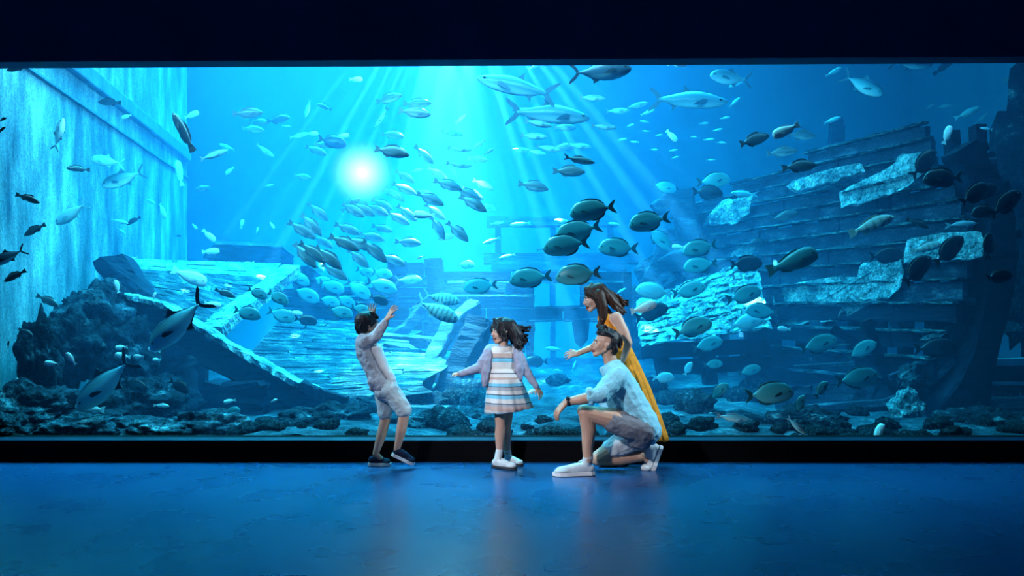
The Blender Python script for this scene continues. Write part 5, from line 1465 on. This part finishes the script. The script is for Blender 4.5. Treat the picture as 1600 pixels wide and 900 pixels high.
# ---------------- the kneeling man ----------------
Ym = 6.24
J = lambda px, py, d=0.0: P(px, py, Ym + d)
man = empty('person', (J(960, 700).x, Ym, 0), 'young man in light blue shirt kneeling on one knee with forearm on it', 'person', 'family by the aquarium')
B = Blob()
W, fr = head(B, J(944, 538), (-1.0, -0.08, 0.16), 0.212, J(957, 573), 0.052, up=Vector((0.0, 0, 1)))
B.chain([J(962, 582), J(972, 604), J(990, 636), J(1004, 668)], [0.085, 0.105, 0.098, 0.105], 1.55, DY)
B.chain([J(963, 588, -0.17), J(936, 618, -0.24), J(908, 624, -0.23), J(885, 628, -0.21)], [0.054, 0.044, 0.040, 0.026])
hand(B, J(884, 629, -0.21), (-0.68, 0.0, -0.73), (-0.75, -0.35, 0.6), 0.170, 0.55, 0.22, 1, 0.025)
B.chain([J(957, 586, 0.16), J(946, 628, 0.20), J(962, 652, 0.10)], [0.052, 0.042, 0.028])
hand(B, J(962, 652, 0.10), (0.6, -0.6, -0.4), (0, 0.2, 1), 0.16, 0.6, 0.2, 1, 0.025)
B.chain([J(1002, 672, -0.09), J(958, 655, -0.12), J(916, 645, -0.13)], [0.096, 0.082, 0.056])
B.chain([J(915, 644, -0.13), J(920, 672, -0.12), J(918, 700, -0.12), J(919, 718, -0.12)], [0.056, 0.056, 0.040, 0.036])
B.ell(J(912, 642, -0.13), Vector((1, 0, 0)), Vector((0, 1, 0)), Vector((0, 0, 1)), 0.05, 0.05, 0.05)
B.chain([J(1002, 676, 0.08), J(965, 697, 0.09), J(934, 716, 0.09)], [0.094, 0.078, 0.056])
B.chain([J(934, 716, 0.09), J(968, 716, 0.10), J(1008, 712, 0.11)], [0.056, 0.055, 0.036])
B.chain([J(1008, 712, 0.11), J(1018, 722, 0.11)], [0.036, 0.034])
B.build('body', m_skin_man, man, 0.0045, 3)
face(W, fr, 0.212, man, 0.65)
B = Blob()
fF, sS, uU = fr
B.ell(W(-0.08, 0, 0.35), fF, sS, uU, 0.40 * 0.212, 0.32 * 0.212, 0.20 * 0.212)
B.ell(W(-0.25, 0, 0.15), fF, sS, uU, 0.29 * 0.212, 0.355 * 0.212, 0.34 * 0.212)
locks(B, W, 0.212, [([(-0.35, 0.0, 0.42), (-0.1, 0.03, 0.53), (0.12, 0.06, 0.58), (0.25, 0.09, 0.47)], 30), ([(-0.35, -0.15, 0.40), (-0.1, -0.15, 0.50), (0.12, -0.15, 0.54), (0.24, -0.12, 0.44)], 24), ([(-0.2, 0.28, 0.32), (0.0, 0.30, 0.38), (0.10, 0.24, 0.46)], 16), ([(-0.3, 0.1, 0.5), (-0.5, 0.15, 0.3), (-0.55, 0.1, 0.0)], 18), ([(-0.3, 0.28, 0.1), (-0.38, 0.26, -0.1), (-0.36, 0.22, -0.24)], 14)], 0.05, 8, 0.05)
B.build('hair', m_hair_black, man, 0.0045, 1)
B = Blob()
B.chain([J(962, 584), J(971, 604), J(988, 634), J(1003, 662), J(1010, 672)], [0.098, 0.120, 0.118, 0.124, 0.112], 1.5, DY)
B.cap(J(956, 580, -0.10), J(956, 580, 0.12), 0.066, 0.066)
B.chain([J(964, 588, -0.16), J(940, 616, -0.235), J(925, 620, -0.24)], [0.078, 0.066, 0.052])
B.chain([J(957, 586, 0.15), J(946, 626, 0.19), J(955, 645, 0.13)], [0.07, 0.06, 0.045])
B.chain([J(955, 605, 0.0), J(968, 632, 0.0), J(985, 655, 0)], [0.095, 0.085, 0.07], 1.5, DY)
sh = B.build('shirt', m_linen, man, 0.006, 4, 0.018, 0.06)
B = Blob(); B.chain([J(921, 611, -0.245), J(924, 628, -0.24)], [0.030, 0.026], 1.5, DY); B.build('rolled_cuff', m_linen, sh, 0.005, 3)
B = Blob()
B.chain([J(940, 577, -0.03), J(955, 569, -0.07), J(966, 566, -0.03)], [0.016, 0.024, 0.022]); B.chain([J(940, 577, 0.05), J(955, 569, 0.08), J(966, 566, 0.03)], [0.016, 0.024, 0.022])
B.cap(J(940, 577, -0.03), J(944, 590, -0.035), 0.018, 0.010)
B.build('collar', m_linen, sh, 0.005, 3)
B = Blob()
B.chain([J(1006, 668, -0.02), J(1000, 678, 0.0)], [0.118, 0.112], 1.45, DY)
B.chain([J(1002, 672, -0.09), J(985, 666, -0.11), J(960, 659, -0.12)], [0.112, 0.104, 0.090])
B.build('shorts', m_taupe, man, 0.006, 4, 0.024, 0.07)
B = Blob(); B.chain([J(1000, 680, 0.08), J(975, 692, 0.09), J(956, 701, 0.09)], [0.105, 0.092, 0.078]); B.build('shorts_leg', m_taupe_lining, man, 0.006, 4, 0.020, 0.06)
shoe(man, fl(930, Ym - 0.10), fl(863, Ym - 0.14), (0, 0, 1), 0.105, 0.078, m_white_leather, m_white_rubber, J(919, 714, -0.12), 0.026, m_tee)
shoe(man, J(1036, 697, 0.10), J(1020, 740, 0.10), (-1, 0, 0.2), 0.10, 0.085, m_white_leather, m_white_rubber, J(1008, 713, 0.11), 0.026, m_tee)
B = Blob(); B.ell(J(1010, 731, 0.10), Vector((1, 0, 0)), Vector((0, 1, 0)), Vector((0, 0, 1)), 0.045, 0.045, 0.03); B.build('toe_cap', m_white_leather, man, 0.005, 3)
# wristwatch
wp, wd = J(889, 627.5, -0.212), (J(908, 624, -0.23) - J(885, 628, -0.21)).normalized()
a_ = wd.orthogonal().normalized(); c_ = wd.cross(a_)
K = 24
vs = [wp + wd * z + (a_ * math.cos(2 * math.pi * k / K) + c_ * math.sin(2 * math.pi * k / K)) * r_ for (z, r_) in ((-0.011, 0.029), (-0.011, 0.034), (0.011, 0.0345), (0.011, 0.030)) for k in range(K)]
fs = [(i * K + k, i * K + (k + 1) % K, ((i + 1) % 4) * K + (k + 1) % K, ((i + 1) % 4) * K + k) for i in range(4) for k in range(K)]
wt = link('wristwatch', fix_normals(mesh('wristwatch', vs, fs)), man, m_watch)
b = Blob(); q = (Vector((-0.1, -0.75, 0.65)) - wd * Vector((-0.1, -0.75, 0.65)).dot(wd)).normalized()
b.cap(wp + q * 0.030, wp + q * 0.040, 0.017, 0.016); wf = b.build('dial', m_watchface, wt, 0, 0)

# ---------------- the woman ----------------
Yw = 6.50
J = lambda px, py, d=0.0: P(px, py, Yw + d)
woman = empty('person', (J(980, 700).x, Yw, 0), 'long-haired woman in sleeveless orange dress bending forward with open mouth', 'person', 'family by the aquarium')
B = Blob()
W, fr = head(B, J(929, 466), (-0.98, -0.10, -0.20), 0.205, J(951, 494), 0.040)
B.chain([J(953, 500), J(958, 520), J(968, 550), J(982, 588)], [0.062, 0.078, 0.066, 0.092], 1.5, DY)
B.chain([J(963, 496, -0.14), J(975, 518, -0.17), J(982, 536, -0.18), J(972, 566, -0.13)], [0.044, 0.037, 0.031, 0.022])
hand(B, J(972, 566, -0.13), (-0.4, -0.1, -0.9), (0.5, -0.8, 0), 0.15, 0.4, 0.2, 1, 0.02)
B.chain([J(952, 500, 0.13), J(938, 538, 0.15), J(903, 552, 0.08)], [0.042, 0.032, 0.022])
hand(B, J(904, 552, 0.08), (-0.97, -0.1, -0.10), (-0.1, -0.75, 0.6), 0.135, 0.6, 0.2, 1, 0.02)
B.chain([J(984, 592, -0.05), J(978, 650, -0.03), J(982, 712, 0.02)], [0.082, 0.052, 0.030])
B.chain([J(984, 592, 0.06), J(990, 650, 0.08), J(1000, 708, 0.12)], [0.082, 0.052, 0.030])
B.build('body', m_skin_woman, woman, 0.0045, 3)
face(W, fr, 0.205, woman, 1.35, m_hair_brown)
B = Blob(); hair_cap(B, W, fr, 0.205, 0.05)
B.chain([W(-0.30, 0.05, 0.25), W(-0.52, 0.12, -0.1), W(-0.78, 0.16, -0.48), W(-1.0, 0.15, -0.72)], [0.07, 0.062, 0.045, 0.02], 0.7, fr[0])
B.chain([W(-0.12, 0.26, 0.1), W(-0.16, 0.34, -0.35), W(-0.10, 0.36, -0.8), W(0.04, 0.34, -1.15)], [0.05, 0.045, 0.034, 0.018])
locks(B, W, 0.205, [([(0.0, 0.05, 0.52), (0.22, 0.16, 0.42), (0.20, 0.30, 0.18), (-0.05, 0.40, -0.1)], 22), ([(0.0, -0.05, 0.52), (0.22, -0.16, 0.42), (0.2, -0.3, 0.18)], 14), ([(-0.2, 0.25, 0.35), (-0.40, 0.35, 0.0), (-0.60, 0.32, -0.4), (-0.85, 0.3, -0.75)], 34), ([(-0.35, 0.0, 0.40), (-0.62, 0.1, 0.1), (-0.9, 0.1, -0.2), (-1.15, 0.1, -0.45)], 36),
                        ([(-0.1, 0.36, 0.0), (-0.15, 0.42, -0.4), (-0.10, 0.40, -0.8), (0.08, 0.36, -1.15)], 34), ([(-0.1, 0.36, -0.4), (-0.02, 0.42, -0.8), (0.12, 0.38, -1.05), (0.0, 0.3, -1.28)], 18), ([(-0.4, -0.2, 0.2), (-0.6, -0.2, -0.2), (-0.8, -0.15, -0.6)], 20)], 0.05, 9, 0.035)
B.build('hair', m_hair_brown, woman, 0.0045, 1)
B = Blob()
B.chain([J(946, 499), J(955, 520), J(967, 550)], [0.062, 0.090, 0.080], 1.45, DY)
B.chain([J(944, 492, 0.0), J(950, 500, 0.0)], [0.032, 0.05], 1.7, DY)
bo = B.build('bodice', m_orange, woman, 0.006, 4, 0.012, 0.05)
for py in (500, 508):
    b = Blob(); b.ell(J(941, py, -0.105), Vector((1, 0, 0)), Vector((0, 1, 0)), Vector((0, 0, 1)), 0.005, 0.004, 0.005); b.build('button', m_button, bo, 0, 0)
skirt('skirt', woman, m_orange, [(J(967, 543), 0.095, 0.125, 0), (J(977, 570), 0.110, 0.150, 0.0), (J(989, 605), 0.128, 0.165, 0.0), (J(1003, 645), 0.135, 0.165, -0.01), (J(1013, 683), 0.150, 0.165, -0.02)], 14, 0.085, 6, 112)
for a_, t_ in (((968, 6.50), (955, 6.46)), ((992, 6.60), (979, 6.57))):
    shoe(woman, fl(a_[0] + 14, a_[1]), fl(t_[0] - 20, t_[1]), (0, 0, 1), 0.08, 0.045, m_orange, m_dark_rubber, None, 0.012, name='flat_shoe')
